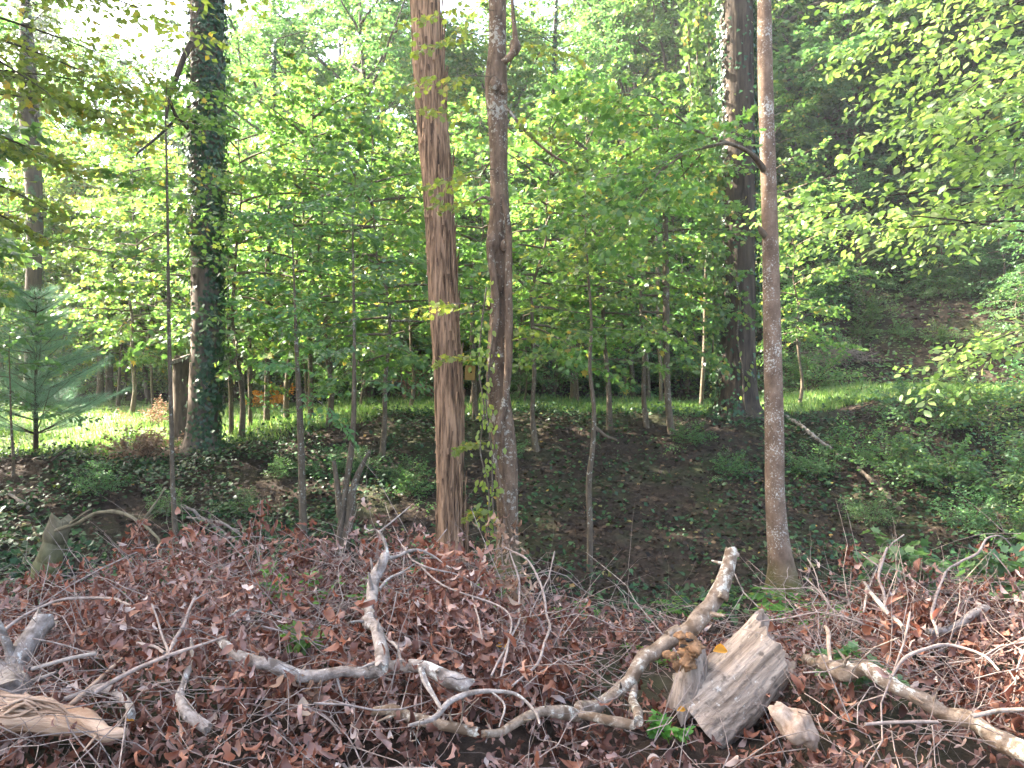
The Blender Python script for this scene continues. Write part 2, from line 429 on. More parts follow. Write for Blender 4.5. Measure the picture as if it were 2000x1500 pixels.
# leaf litter on the gully sides
n = 44000
y = 5.6 + 14.5 * r.beta(1, 1.5, n); x = r.uniform(-1, 1, n) * (1.2 + y * .76)
keep = (y < lane_edge(x) + .2) | (r.uniform(0, 1, n) < .3)
x, y = x[keep], y[keep]; n = len(x)
pos = np.stack([x, y, Z(x, y) + r.uniform(.0, .05, n)], -1)
ax = nrm(np.stack([r.normal(0, 1, n), r.normal(0, 1, n), r.normal(0, .35, n)], -1)); nm = np.stack([r.normal(0, .5, n), r.normal(0, .5, n) - .2, np.ones(n)], -1)
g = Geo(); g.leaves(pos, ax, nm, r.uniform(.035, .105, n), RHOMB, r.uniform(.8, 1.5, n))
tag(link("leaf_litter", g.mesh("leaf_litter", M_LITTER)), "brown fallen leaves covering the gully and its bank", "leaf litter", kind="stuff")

# trailing ground ivy over the bank (dense left and along the top of the bank)
n = 90000
y = 6.2 + 12 * r.beta(1.3, 1.1, n); x = r.uniform(-1, 1, n) * (1.2 + y * .76)
dens = .25 + .75 * smooth(-1, -3.5, x) + .9 * smooth(2.2, 0, lane_edge(x) - y) + .35 * smooth(2.5, 5, x)
patch = np.sin(x * 1.9 + 2 * np.sin(y * .8)) + np.sin(y * 2.3 + x * 1.1) * .8 + .5 * np.sin(x * 5.1 + y * 3.7)
keep = (r.uniform(0, 1, n) < np.clip(dens, 0, 1) * smooth(-1.5, .7, patch)) & (y < lane_edge(x) + .45 * r.uniform(0, 1, n))
x, y = x[keep], y[keep]; n = len(x)
pos = np.stack([x, y, Z(x, y) + r.gamma(1.5, .05, n)], -1)
ax = nrm(np.stack([r.normal(0, 1, n), r.normal(0, 1, n) - .5, r.normal(-.2, .4, n)], -1)); nm = np.stack([r.normal(0, .4, n), r.normal(0, .4, n) - .35, np.ones(n)], -1)
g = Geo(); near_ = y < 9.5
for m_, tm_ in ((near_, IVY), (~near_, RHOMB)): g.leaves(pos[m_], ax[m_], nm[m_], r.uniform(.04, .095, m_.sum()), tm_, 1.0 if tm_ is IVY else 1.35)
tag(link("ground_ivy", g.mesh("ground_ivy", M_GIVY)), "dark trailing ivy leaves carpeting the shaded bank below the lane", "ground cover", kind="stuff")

# low undergrowth on the hillside behind the lane
n = 74000
x = r.uniform(-26, 24, n); y = 17 + 30 * r.beta(1.2, 1.8, n); keep = y > lane_far(np.clip(x, -16, 14)) - .6
x, y = x[keep], y[keep]; n = len(x)
pt = np.sin(x * .9 + 2 * np.sin(y * .5)) + np.sin(y * 1.3 + x * .7)
keep = pt + r.normal(0, .7, n) + 1.2 * (x > 5) > .1; x, y, pt = x[keep], y[keep], pt[keep]; n = len(x)
pos = np.stack([x, y, Z(x, y) + r.gamma(1.4, .16, n) * (0.5 + smooth(0, 1.5, pt))], -1)
ax = nrm(np.stack([r.normal(0, 1, n), r.normal(0, 1, n) - .5, r.normal(-.2, .4, n)], -1)); nm = np.stack([r.normal(0, .4, n), r.normal(0, .4, n) - .35, np.ones(n)], -1)
g = Geo(); g.leaves(pos, ax, nm, r.uniform(.07, .17, n), RHOMB)
tag(link("hillside_undergrowth", g.mesh("hillside_undergrowth", M_MID)), "low leafy undergrowth covering the hillside beyond the lane", "undergrowth", kind="stuff")

n = 18000; x = r.uniform(3, 22, n); y = r.uniform(17, 34, n); keep = y > lane_far(np.clip(x, -16, 14)) - .3; x, y = x[keep], y[keep]; n = len(x)
pos = np.stack([x, y, Z(x, y) + r.uniform(0, .08, n)], -1); ax = nrm(np.stack([r.normal(0, 1, n), r.normal(0, 1, n), r.normal(0, .4, n)], -1)); nm = np.stack([r.normal(0, .6, n), r.normal(0, .6, n) - .4, np.ones(n)], -1)
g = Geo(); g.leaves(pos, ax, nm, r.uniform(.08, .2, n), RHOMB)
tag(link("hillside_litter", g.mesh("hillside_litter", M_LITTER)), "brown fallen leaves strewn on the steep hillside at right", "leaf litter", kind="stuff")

# ------------------------------------------------------------------ tree builders
def densify(ctrl, step):
    """ctrl rows (x,y,z,r) -> smooth path and radii"""
    c = np.array(ctrl, float); d = np.concatenate([[0], np.cumsum(np.linalg.norm(np.diff(c[:, :3], axis=0), axis=1))])
    n = max(int(d[-1] / step), 3); s = np.linspace(0, d[-1], n)
    out = np.empty((n, 4))
    m = np.gradient(c, d, axis=0)
    idx = np.clip(np.searchsorted(d, s, side='right') - 1, 0, len(d) - 2)
    h = d[idx + 1] - d[idx]; tt = (s - d[idx]) / h
    h00 = 2 * tt**3 - 3 * tt**2 + 1; h10 = tt**3 - 2 * tt**2 + tt; h01 = -2 * tt**3 + 3 * tt**2; h11 = tt**3 - tt**2
    out = h00[:, None] * c[idx] + (h10 * h)[:, None] * m[idx] + h01[:, None] * c[idx + 1] + (h11 * h)[:, None] * m[idx + 1]
    return out[:, :3], np.maximum(out[:, 3], .0015)
def px_path(pts, y0, y1=None, step=.05):
    """pts (px,py,half width px) at a distance going from y0 to y1"""
    y1 = y0 if y1 is None else y1
    n = len(pts); c = []
    for i, (a, b, w) in enumerate(pts):
        y = y0 + (y1 - y0) * i / (n - 1)
        c.append([*P(a, b, y), w / FPX * y])
    return densify(c, step)

def limb(wood, lv, r, base, d, L, r0, nt, nl, ls, tmpl, droop=.15, flat=.5, start=.2, curve=0.0, sides=5):
    """one leafy limb: a curved tube, side twigs in a roughly horizontal plane, leaves along them"""
    d = nrm(d); up = np.array([0, 0, 1.0])
    side = nrm(np.cross(d, up) + 1e-6)
    tt = np.linspace(0, 1, 7)
    wig = np.cumsum(r.normal(0, .035, 7)) * L
    d = nrm(d + np.array([0, 0, r.normal(0, .12)])); path = base + d * L * tt[:, None] + side * (wig * tt)[:, None] + up * (curve * L * tt - droop * L * tt ** 2)[:, None]
    wood.tube(path, r0 * (1 - .88 * tt), sides)
    t = np.clip(np.linspace(start, 1, nt) + r.normal(0, .02, nt), 0, 1)
    b = np.stack([np.interp(t, tt, path[:, k]) for k in range(3)], -1)
    sg = np.where(np.arange(nt) % 2 == 0, 1, -1)
    a = r.uniform(.6, 1.15, nt) * (1 - .5 * t ** 3)
    dl = nrm(path[-1] - path[-3])
    td = nrm(dl * np.cos(a)[:, None] + side * (sg * np.sin(a))[:, None] + up * r.normal(-.02, .3, nt)[:, None])
    tl = L * (.5 - .3 * t) * r.uniform(.7, 1.25, nt)
    tip = b + td * tl[:, None] - up * (droop * tl * .6)[:, None]
    mid_ = (b + tip) / 2 + r.normal(0, .05, (nt, 3)) * tl[:, None]; wood.prisms(b, mid_, np.maximum(r0 * .13 * (1.2 - t), .0018), .0012); wood.prisms(mid_, tip, .0012, .0007)
    u = np.linspace(.12, 1, nl)[None] + r.normal(0, .03, (nt, nl))
    pos = b[:, None] + (tip - b)[:, None] * u[..., None] + r.normal(0, .03 * L / 2, (nt, nl, 3)) * np.array([.5, .5, .8])
    ps = np.where(np.arange(nl) % 2 == 0, 1, -1)[None, :, None]
    perp = nrm(np.cross(td, up))[:, None]
    ax = nrm(td[:, None] * .6 + perp * ps * .8 + r.normal(0, .3, (nt, nl, 3)) - up * .25)
    nm = up + r.normal(0, flat * 1.35, (nt, nl, 3))
    lv.leaves(pos.reshape(-1, 3), ax.reshape(-1, 3), nm.reshape(-1, 3), (ls * r.uniform(.6, 1.15, nt * nl)), tmpl)

def make_tree(name, label, cat, loc, seed, H, r0, z0, nlimb, L, ls, mat_leaf, mat_bark, tmpl=RHOMB, nt=12, nl=10, lean=(0, 0),
              droop=.15, flat=.5, elev=(.1, .6), topL=.35, group=None, trunk=None, lowL=.8, wob=.15):
    """a tree at the origin of its Empty: trunk (with its limbs) and crown"""
    r = np.random.default_rng(seed)
    root = thing(name, label, cat, loc, group)
    wood, lv = Geo(), Geo()
    if trunk is None:
        k = np.linspace(0, 1, 9)
        wx = np.cumsum(r.normal(0, wob * H / 40, 9)); wy = np.cumsum(r.normal(0, wob * H / 40, 9)); wx -= wx[0]; wy -= wy[0]
        ctrl = np.stack([lean[0] * k * H + wx, lean[1] * k * H + wy, k * H - .15, r0 * (1 - .9 * k) + r0 * .35 * np.exp(-k * 18)], -1)
        path, rad = densify(ctrl, H / 28)
    else:
        path, rad = trunk
    wood.tube(path, rad, 9)
    for i in range(nlimb):
        f = (i + r.uniform(0, 1)) / nlimb
        z = z0 + (H - z0) * f
        p = np.array([np.interp(z, path[:, 2], path[:, q]) for q in range(3)])
        az = i * 2.4 + r.normal(0, .4)
        e = elev[0] + (elev[1] - elev[0]) * f + r.normal(0, .12)
        prof = (lowL + (1 - lowL) * min(f * 3, 1)) * (1 - f) + topL * f + .35 * math.sin(math.pi * f)
        ll = L * prof * r.uniform(.7, 1.15)
        limb(wood, lv, r, p, np.array([math.cos(az) * math.cos(e), math.sin(az) * math.cos(e), math.sin(e)]), ll,
             max(.012 * ll + .1 * r0 * (1 - f), .005), nt, nl, ls, tmpl, droop, flat)
    link("trunk", wood.mesh(name + "_trunk", mat_bark), root)
    link("crown", lv.mesh(name + "_crown", mat_leaf), root)
    return root

def bough_tree(name, label, cat, loc, seed, H, r0, z0, nb, BL, nsub, SL, ls, mat_leaf, mat_bark, tmpl=RHOMB, nt=9, nl=9, lean=(0, 0), group=None, flat=.6, elev=(.1, 1.2), lowcut=.6):
    """broad-leaved tree: trunk, rising boughs, each with leafy limbs all round it"""
    r = np.random.default_rng(seed)
    root = thing(name, label, cat, loc, group); wood, lv = Geo(), Geo()
    k = np.linspace(0, 1, 9); wx = np.cumsum(r.normal(0, H / 120, 9)); wy = np.cumsum(r.normal(0, H / 120, 9)); wx -= wx[0]; wy -= wy[0]
    path, rad = densify(np.stack([lean[0] * k * H + wx, lean[1] * k * H + wy, k * H - .2, r0 * (1 - .85 * k) + r0 * .35 * np.exp(-k * 18)], -1), H / 28)
    wood.tube(path, rad, 9)
    up = np.array([0, 0, 1.0])
    for i in range(nb):
        f = (i + r.uniform()) / nb; z = z0 + (H * .97 - z0) * f
        p = np.array([np.interp(z, path[:, 2], path[:, q]) for q in range(3)])
        az = i * 2.4 + r.normal(0, .5); e = elev[0] + (elev[1] - elev[0]) * f + r.normal(0, .15)
        d = np.array([math.cos(az) * math.cos(e), math.sin(az) * math.cos(e), math.sin(e)])
        L = BL * (.65 + .8 * math.sin(math.pi * (.15 + .75 * f)) - .45 * f) * r.uniform(.6, 1.25)
        tt = np.linspace(0, 1, 8); side = nrm(np.cross(d, up) + 1e-6)
        bp = p + d * L * tt[:, None] + side * (np.cumsum(r.normal(0, .04, 8)) * L)[:, None] + up * (.12 * L * tt ** 2 * (1 if f > .3 else -1.2))[:, None]
        br = np.maximum((.012 * L + .12 * r0) * (1 - .8 * tt), .006); wood.tube(bp, br, 6)
        for j in range(nsub):
            g = .22 + .78 * (j + r.uniform(0, .8)) / nsub
            q = np.array([np.interp(g, tt, bp[:, c]) for c in range(3)])
            sd = side * math.cos(j * 2.2 + i) + np.cross(side, d) * math.sin(j * 2.2 + i) * .6
            dd = nrm(d * .7 + sd * 1.0 + r.normal(0, .25, 3))
            limb(wood, lv, r, q, dd, SL * (1.1 - .5 * g) * r.uniform(.6, 1.3), .008, nt, nl, ls, tmpl, .18, flat, .1, sides=4)
    link("trunk", wood.mesh(name + "_trunk", mat_bark), root); link("crown", lv.mesh(name + "_crown", mat_leaf), root)
    return root

# ------------------------------------------------------------------ the five big trunks
def ridged(nr, amp, seed, breakup=6.0):
    r = np.random.default_rng(seed); ph = r.uniform(0, 6.28, 12)
    def f(a, s):
        w = .5 * np.sin(s * breakup * 3 + ph[0] + 2 * a) + .35 * np.sin(s * breakup * 9 + ph[1] - 3 * a) + .25 * np.sin(s * breakup * 23 + ph[2] + a)
        ri = 1 - np.abs(np.sin(a * nr / 2 + w + ph[3])) ** .6
        ri2 = np.abs(np.sin(a * nr * .8 + 1.7 * w + ph[4] + 2 * np.sin(s * breakup * 7)))
        lump = .05 * np.sin(2 * a + s * 9 + ph[5]) + .03 * np.sin(3 * a - s * 17 + ph[6])
        return 1 - amp * ri * (.6 + .4 * np.sin(s * breakup * 13 + 5 * a + ph[7])) + amp * .35 * ri2 + lump
    return f
def traced_trunk(pts, y, top, seed, flare=1.25):
    """pixel-traced trunk axis, carried on above the picture to height top; returned relative to its base on the ground"""
    c = [[*P(a, b, y), w / FPX * y] for a, b, w in pts]
    c = c[::-1]                                         # base first
    x0, y0 = c[0][0], y
    zg = float(Z(x0, y0))
    c = [[x0, y0, zg - .2, c[0][3] * flare]] + [q for q in c if q[2] > zg + .05]
    e = np.array(c[-1]); d = (e - np.array(c[-3])); d[:3] /= max(np.linalg.norm(d[:3]), 1e-6)
    n = 6
    for i in range(1, n + 1):
        f = i / n; z = e[2] + (top - e[2]) * f
        c.append([e[0] + d[0] * (z - e[2]) * .6, e[1], z, e[3] * (1 - .8 * f)])
    c = np.array(c); base = np.array([x0, y0, zg]); c[:, :3] -= base
    return base, c
def big_tree(name, label, pts, y, top, bark, seed, disp, sides, crown_from, nlimb, L, leaf, ls=.17, step=.05):
    base, c = traced_trunk(pts, y, top, seed)
    path, rad = densify(c, step)
    root = thing(name, label, "tree", base)
    hgt = path[-1, 2] - path[0, 2]
    def with_roots(a, s): return disp(a, s) * (1 + .5 * np.exp(-np.maximum(s * hgt - .2, 0) / .13) * np.maximum(np.sin(a * 2.5 + seed), 0) ** 1.5)
    w = Geo(); w.tube(path, rad, sides, disp=with_roots)
    link("trunk", w.mesh(name + "_trunk", bark), root)
    r = np.random.default_rng(seed); wood, lv = Geo(), Geo()
    zt = path[-1, 2]
    for i in range(nlimb):
        f = (i + r.uniform()) / nlimb; z = crown_from + (zt - crown_from) * f
        p = np.array([np.interp(z, path[:, 2], path[:, q]) for q in range(3)])
        az = i * 2.4 + r.normal(0, .4); e = .15 + .6 * f + r.normal(0, .1)
        ll = L * (1 - .55 * f) * r.uniform(.75, 1.15)
        limb(wood, lv, r, p, np.array([math.cos(az) * math.cos(e), math.sin(az) * math.cos(e), math.sin(e)]), ll, .014 * ll + .01, 20, 15, ls, RHOMB, .12, .7)
    link("limbs", wood.mesh(name + "_limbs", bark), root)
    link("crown", lv.mesh(name + "_crown", leaf), root)
    return root, base, path, rad

def trunk_ivy(root, base, path, rad, n, seed, dens, mat, size=(.05, .1), lift=.03, tmpl=IVY):
    """leaves clinging to a trunk; dens(angle from the viewer's side, photo row) -> keep probability"""
    r = np.random.default_rng(seed); g = Geo()
    k = r.uniform(0, 1, n) ** 1.0 * (len(path) - 1); zi = k.astype(int)
    p = path[zi] + (path[np.minimum(zi + 1, len(path) - 1)] - path[zi]) * (k - zi)[:, None]
    a = r.uniform(-math.pi, math.pi, n)               # 0 faces the camera, + to the right
    py = 750 - (p[:, 2] + base[2] - EYE) / base[1] * FPX
    keep = r.uniform(0, 1, n) < dens(a, py)
    p, a, k = p[keep], a[keep], zi[keep]; n = len(p)
    out = np.stack([np.sin(a), -np.cos(a), np.zeros(n)], -1)
    pos = p + out * (rad[k] * 1.02 + r.gamma(1.2, lift, n))[:, None]
    tang = np.stack([np.cos(a), np.sin(a), np.zeros(n)], -1)
    ax = nrm(np.array([0, 0, -1.0]) + tang * r.normal(0, .6, (n, 1)) + out * r.uniform(.0, .7, (n, 1)))
    nm = out + np.array([0, 0, .45]) + r.normal(0, .3, (n, 3))
    g.leaves(pos, ax, nm, r.uniform(*size, n), tmpl)
    return link("ivy", g.mesh("trunk_ivy", mat), root)

T1 = big_tree("ivy_clad_tree", "thick straight tree trunk almost wholly clad in dark ivy beside the grass", 
    [(404, 0, 29), (404, 150, 29), (404, 300, 29), (403, 450, 29), (402, 600, 29), (398, 750, 29), (394, 850, 32), (394, 900, 38)],
    13.2, 19, M_BARK1, 11, ridged(15, .07, 1), 40, 10.2, 34, 4.6, M_LIME)
trunk_ivy(*T1, 22000, 21, lambda a, py: np.where(py < -350, .1, np.clip(.85 + .6 * np.sin(a - .35) - .5 * np.exp(-((py - 70) / 70) ** 2) * (np.abs(a + .2) < .9)
    - .6 * np.exp(-((py - 560) / 60) ** 2) * (np.abs(a + .3) < .8) - .4 * smooth(640, 720, py) * (a < .0) + .35 * (py < 480) - .5 * smooth(840, 900, py), .05, 1)), M_IVY, lift=.035)
w = Geo(); b = T1[1]
pth, rd = px_path([(374, 85, 7), (358, 115, 6), (345, 150, 5.5), (332, 185, 4), (325, 230, 2)], 12.8, 12.2); w.tube(pth - b, rd, 7)
pth, rd = px_path([(368, 250, 5), (345, 228, 4), (332, 195, 3)], 12.8, 12.4); w.tube(pth - b, rd, 6)
pth, rd = px_path([(372, 205, 3), (310, 265, 3), (268, 300, 2)], 12.9, 12.1); w.tube(pth - b, rd, 6)
link("branch", w.mesh("ivy_clad_tree_branch", M_BARK4), T1[0])

T2 = big_tree("shaggy_bark_tree", "leaning tree with shaggy reddish-brown bark standing left of the vine-wrapped trunk",
    [(831, 0, 27), (842, 200, 28), (850, 300, 28), (857, 400, 27), (866, 600, 27), (873, 700, 27), (878, 800, 28), (880, 1000, 26), (883, 1080, 30), (884, 1125, 36)],
    8.6, 17, M_BARK2, 12, ridged(17, .19, 2, 9), 96, 11.5, 14, 3.6, M_LIME, step=.045)
# loose bark strips standing proud of the trunk
r = np.random.default_rng(31)
strip_geo = []
for i in range(5):
    g = Geo(); n = 9; s = np.linspace(0, 1, n)
    L_ = r.uniform(.35, .8); wd = r.uniform(.01, .022); off = .006 + .02 * (2 * s - 1) ** 4 * r.uniform(.5, 1.3)
    xx = np.cumsum(r.normal(0, .004, n))
    v = np.concatenate([np.stack([xx - wd * (1 - .5 * abs(2 * s - 1)), -off, s * L_], -1), np.stack([xx + wd * (1 - .5 * abs(2 * s - 1)), -off, s * L_], -1),
                        np.stack([xx + wd * .8, -off + .012, s * L_], -1), np.stack([xx - wd * .8, -off + .012, s * L_], -1)])
    q = []
    for a_, b_ in ((0, 1), (1, 2), (2, 3), (3, 0)):
        for m_ in range(n - 1): q.append((a_ * n + m_, b_ * n + m_, b_ * n + m_ + 1, a_ * n + m_ + 1))
    g.add(v, None, q); strip_geo.append(g.mesh("bark_strip", M_BARK2, False))
path, rad = T2[2], T2[3]
for i in range(120):
    z = r.uniform(.15, 6.2); a = r.uniform(-1.9, 1.9)
    c = np.array([np.interp(z, path[:, 2], path[:, q]) for q in range(3)]); rr_ = np.interp(z, path[:, 2], rad)
    o = link("bark_strip", strip_geo[i % 5], [c_ for c_ in T2[0].children if c_.name.startswith("trunk")][0], c + np.array([math.sin(a), -math.cos(a), 0]) * rr_ * .97)
    o.rotation_euler = (0, -.035 if z > 1 else 0, a)

T3 = big_tree("vine_wrapped_tree", "knobbly mossy brown trunk with a woody vine twisted up its side",
    [(972, 0, 17), (972, 80, 17), (969, 165, 22), (973, 260, 19), (974, 350, 18), (975, 430, 21), (971, 480, 23), (977, 560, 19), (976, 620, 21), (972, 700, 22), (972, 760, 23), (979, 820, 24),
     (987, 880, 23), (991, 960, 21), (992, 1040, 21), (991, 1090, 24), (990, 1120, 30)],
    8.0, 15, M_BARK3, 13, ridged(9, .07, 5, 7), 40, 8.5, 9, 3.2, M_YEL, step=.045)
b = T3[1]
for lab, pts in (("vine", [(980, 380, 4), (991, 430, 6), (994, 500, 7), (993, 560, 8), (994, 620, 8), (993, 690, 8), (990, 750, 7), (984, 790, 6), (975, 830, 7), (966, 870, 5), (972, 930, 4), (985, 990, 3), (1000, 1050, 3)]),
                 ("vine", [(957, 470, 5), (962, 520, 7), (966, 560, 8), (968, 600, 9), (966, 640, 8), (961, 690, 6), (954, 740, 5)]),
                 ("branch", [(982, 122, 6), (995, 112, 7), (1005, 97, 8), (1006, 75, 6), (1003, 40, 4), (1000, -20, 3), (1003, -120, 2)]),
                 ("branch", [(985, 205, 3), (1030, 260, 3), (1075, 300, 2.5), (1110, 320, 2)]),
                 ("branch", [(960, 390, 4), (945, 385, 3), (925, 395, 2)])):
    w = Geo(); pth, rd = px_path(pts, 7.82, 7.75, .03); w.tube(pth - b, rd, 9, disp=ridged(5, .08, 8, 4)); link(lab, w.mesh("vine_wrapped_tree_" + lab, M_BARK3), T3[0])
for (a_, b_, s_) in ((967, 165, .055), (985, 175, .04), (962, 475, .07), (960, 590, .06), (985, 480, .045), (1006, 92, .06)):
    w = Geo(); c = P(a_, b_, 7.86) - b
    th = np.linspace(-1, 1, 8); w.tube(c + np.stack([0 * th, 0 * th, th * s_ * 1.6], -1), s_ * np.sqrt(1.02 - th ** 2), 10, disp=ridged(5, .15, int(a_), 2)); link("burl", w.mesh("burl", M_BARK3), [c_ for c_ in T3[0].children if c_.name.startswith("trunk")][0])

r = np.random.default_rng(55); wood, lv = Geo(), Geo()
for (a_, b_, tx, ty, tz, L_) in [(962, 60, -1, -.3, -.1, .75), (960, 150, -1, -.35, .0, .8), (962, 215, -1, -.2, -.15, .7), (965, 330, -1, -.4, -.1, .75), (963, 400, -1, -.3, .1, .6), (985, 250, 1, -.3, -.1, .6), (960, 600, -1, -.45, .1, .75), (985, 640, .9, -.4, .1, .5), (958, 700, -1, -.3, .15, .5), (985, 90, 1, -.2, .1, .7), (965, 20, -1, -.35, .15, .8), (962, 860, -1, -.2, .1, .35), (975, 1000, -.9, -.4, .2, .35)]:
    wood = Geo(); limb(wood, lv, r, P(a_, b_, 7.85) - T3[1], np.array([tx, ty, tz]), L_, .006, 9, 7, .075, MAPLE, .2, .6, .25); link("sprig", wood.mesh("vine_wrapped_tree_sprig", M_SAP), T3[0])
link("sprig_leaves", lv.mesh("vine_wrapped_tree_sprig_leaves", M_YEL), T3[0])
T4 = big_tree("furrowed_tree", "massive dark furrowed trunk edged with ivy on its right side, beyond the bank",
    [(1438, 0, 31), (1440, 150, 31), (1441, 300, 32), (1441, 450, 33), (1440, 600, 34), (1438, 720, 36), (1438, 790, 41), (1438, 818, 47)],
    15.4, 20, M_BARK4, 14, ridged(17, .11, 4, 8), 52, 11.5, 34, 5, M_LIME)
trunk_ivy(*T4, 24000, 22, lambda a, py: np.where(py < -200, .05, np.clip(1.1 * smooth(.75, 1.3, a) * smooth(700, 500, py) + .8 * smooth(-.8, -1.3, a) + .35 * smooth(690, 800, py) * (a < 0) + .05, 0, 1)), M_IVY, lift=.05)
T5 = big_tree("lichen_spotted_tree", "slender pale trunk speckled with white lichen, with moss at its foot",
    [(1493, 0, 12.5), (1494, 100, 13.5), (1496, 200, 14), (1499, 300, 14.5), (1502, 400, 15), (1505, 500, 16), (1507, 600, 17), (1510, 720, 18), (1513, 850, 19), (1515, 980, 19.5), (1521, 1060, 22), (1527, 1110, 27), (1530, 1150, 36)],
    8.0, 14, M_BARK5, 15, ridged(4, .03, 6, 3), 32, 8.5, 7, 3.0, M_LIME, step=.04)
b = T5[1]
w = Geo()
pth, rd = px_path([(1497, 340, 7), (1484, 320, 6), (1472, 305, 5), (1450, 290, 4.2), (1420, 280, 3.6), (1390, 285, 3), (1340, 300, 2.4), (1290, 335, 2.5), (1240, 375, 1.5)], 8.0, 7.2); w.tube(pth - b, rd, 8)
pth, rd = px_path([(1425, 281, 4), (1395, 270, 3.5), (1360, 255, 3), (1320, 225, 2.2), (1280, 190, 1.5)], 7.75, 7.2); w.tube(pth - b, rd, 7)
pth, rd = px_path([(1496, 462, 7), (1486, 450, 6), (1481, 440, 2)], 7.95); w.tube(pth - b, rd, 6)
link("branch", w.mesh("lichen_spotted_tree_branch", M_SAP), T5[0])
# leafy spray carried by that branch: lime maple leaves in layers
r = np.random.default_rng(41); wood, lv = Geo(), Geo()
for (a_, b_, y_, tx, ty, tz, L_) in [(1400, 283, 7.7, -.9, -.2, -.1, 1.2), (1340, 300, 7.5, -.8, .3, -.2, 1.2), (1290, 335, 7.4, -.8, -.3, -.3, 1.1), (1240, 372, 7.3, -1, .1, -.3, .9),
        (1360, 255, 7.5, -.9, -.3, .15, 1.1), (1320, 225, 7.3, -.9, .3, .2, 1.1), (1280, 190, 7.2, -1, 0, .1, .9), (1380, 275, 7.6, .1, -.7, .0, .9), (1330, 310, 7.5, .2, .8, -.3, 1.0),
        (1300, 320, 7.4, -.3, -.8, -.45, 1.0), (1370, 300, 7.6, -.5, .6, -.5, 1.1), (1260, 350, 7.3, -.2, .8, -.5, 1.0), (1330, 300, 7.5, -.6, -.4, -.6, 1.1), (1270, 360, 7.4, -.7, -.2, -.7, .9)]:
    limb(wood, lv, r, P(a_, b_, y_) - b, np.array([tx, ty, tz]), L_, .008, 15, 11, .075, MAPLE, .12, .45, .05)
link("spray_twigs", wood.mesh("lichen_spotted_tree_twigs", M_SAP), T5[0]); link("spray_leaves", lv.mesh("lichen_spotted_tree_spray", M_LIME), T5[0])

# curtain of vine leaves hanging to the left of the furrowed tree, and creeper between the two middle trunks
def creeper(name, label, strands, y, n, size, mat, seed, spread, tmpl=IVY):
    r = np.random.default_rng(seed); root = thing(name, label, "creeper", P(strands[0][-1][0], strands[0][-1][1], y)); b = np.array(root.location)
    w, lv = Geo(), Geo()
    for st in strands:
        pth, rd = px_path([(p[0], p[1], 1.6) for p in st], y, y, .05); w.tube(pth - b, rd, 5)
        k = r.integers(0, len(pth), n); pos = pth[k] - b + r.normal(0, spread, (n, 3))
        ax = nrm(np.stack([r.normal(0, .6, n), r.normal(-.2, .5, n), -np.ones(n)], -1)); nm = np.stack([r.normal(0, .5, n), -np.ones(n), r.normal(.5, .4, n)], -1)
        lv.leaves(pos, ax, nm, r.uniform(*size, n), tmpl)
    link("stem", w.mesh(name + "_stem", M_SAP), root); link("leaves", lv.mesh(name + "_leaves", mat), root)
creeper("hanging_vine", "curtain of yellow-green vine leaves hanging down beside the massive furrowed trunk",
    [[(1388, -60), (1385, 100), (1392, 250), (1388, 400), (1395, 560), (1392, 700)], [(1370, -60), (1362, 120), (1372, 260), (1365, 380), (1375, 520)], [(1350, -60), (1345, 100), (1352, 220), (1346, 330)], [(1405, 300), (1402, 450), (1404, 640)]],
    15.0, 420, (.07, .14), M_LIME, 51, .1)
creeper("climbing_creeper", "creeper with rounded pale yellow leaves climbing between the two middle trunks",
    [[(950, 560), (940, 640), (935, 720), (945, 800), (938, 880), (955, 960), (950, 1040)], [(965, 640), (955, 720), (950, 800), (960, 880), (962, 980), (968, 1050)]],
    7.7, 80, (.05, .085), M_YEL, 52, .05, OVAL)
creeper("trunk_creeper", "few pale yellow leaves dotted up the front of the massive furrowed trunk",
    [[(1432, 520), (1445, 600), (1440, 650), (1450, 720), (1452, 760), (1455, 800)]], 14.95, 22, (.1, .15), M_YEL, 53, .09, OVAL)

# ------------------------------------------------------------------ forest in depth: prototypes and copies
HILLG = "trees on the wooded hillside"
T0 = (0, 0, -60)
protoA = bough_tree("hillside_tree", "", "tree", T0, 101, 13, .17, 2.0, 15, 3.6, 11, 1.9, .21, M_LIME, M_BARKF, nt=10, nl=10)
protoB = bough_tree("hillside_tree", "", "tree", T0, 102, 16, .21, 3.5, 17, 4.0, 11, 2.1, .22, M_MID, M_BARKF, nt=10, nl=10)
protoC = bough_tree("hillside_tree", "", "tree", T0, 103, 9.5, .1, 1.4, 14, 2.8, 10, 1.5, .2, M_YEL, M_BARKF, nt=10, nl=10)
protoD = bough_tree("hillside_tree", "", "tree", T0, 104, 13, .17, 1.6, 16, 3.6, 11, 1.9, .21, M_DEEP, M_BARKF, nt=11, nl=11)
protos = {"A": protoA, "B": protoB, "C": protoC, "D": protoD}
used = set()
def place(k, loc, rz, sc, label, group):
    p = protos[k]
    if k in used: return copy_thing(p, loc, rz, sc, label, group)
    used.add(k); p.location = tuple(float(q) for q in loc); p.rotation_euler = (0, 0, rz); p.scale = (sc,) * 3; p["label"] = label; p["group"] = group
    return p
r = np.random.default_rng(61)
LAB = {("l", "A"): "lime green tree on the left hillside beyond the grass lane", ("l", "C"): "yellow-green small tree on the left hillside beyond the grass lane",
       ("l", "B"): "tall mid-green tree on the left hillside beyond the grass lane", ("c", "A"): "lime green tree on the slope behind the two middle trunks",
       ("c", "B"): "tall mid-green tree on the slope behind the two middle trunks", ("c", "D"): "deep green tree on the slope behind the two middle trunks",
       ("c", "C"): "yellow-green small tree on the slope behind the two middle trunks",
       ("r", "B"): "tall mid-green tree on the steep hillside at right", ("r", "D"): "deep green shaded tree on the steep hillside at right", ("r", "A"): "lime green tree on the steep hillside at right"}
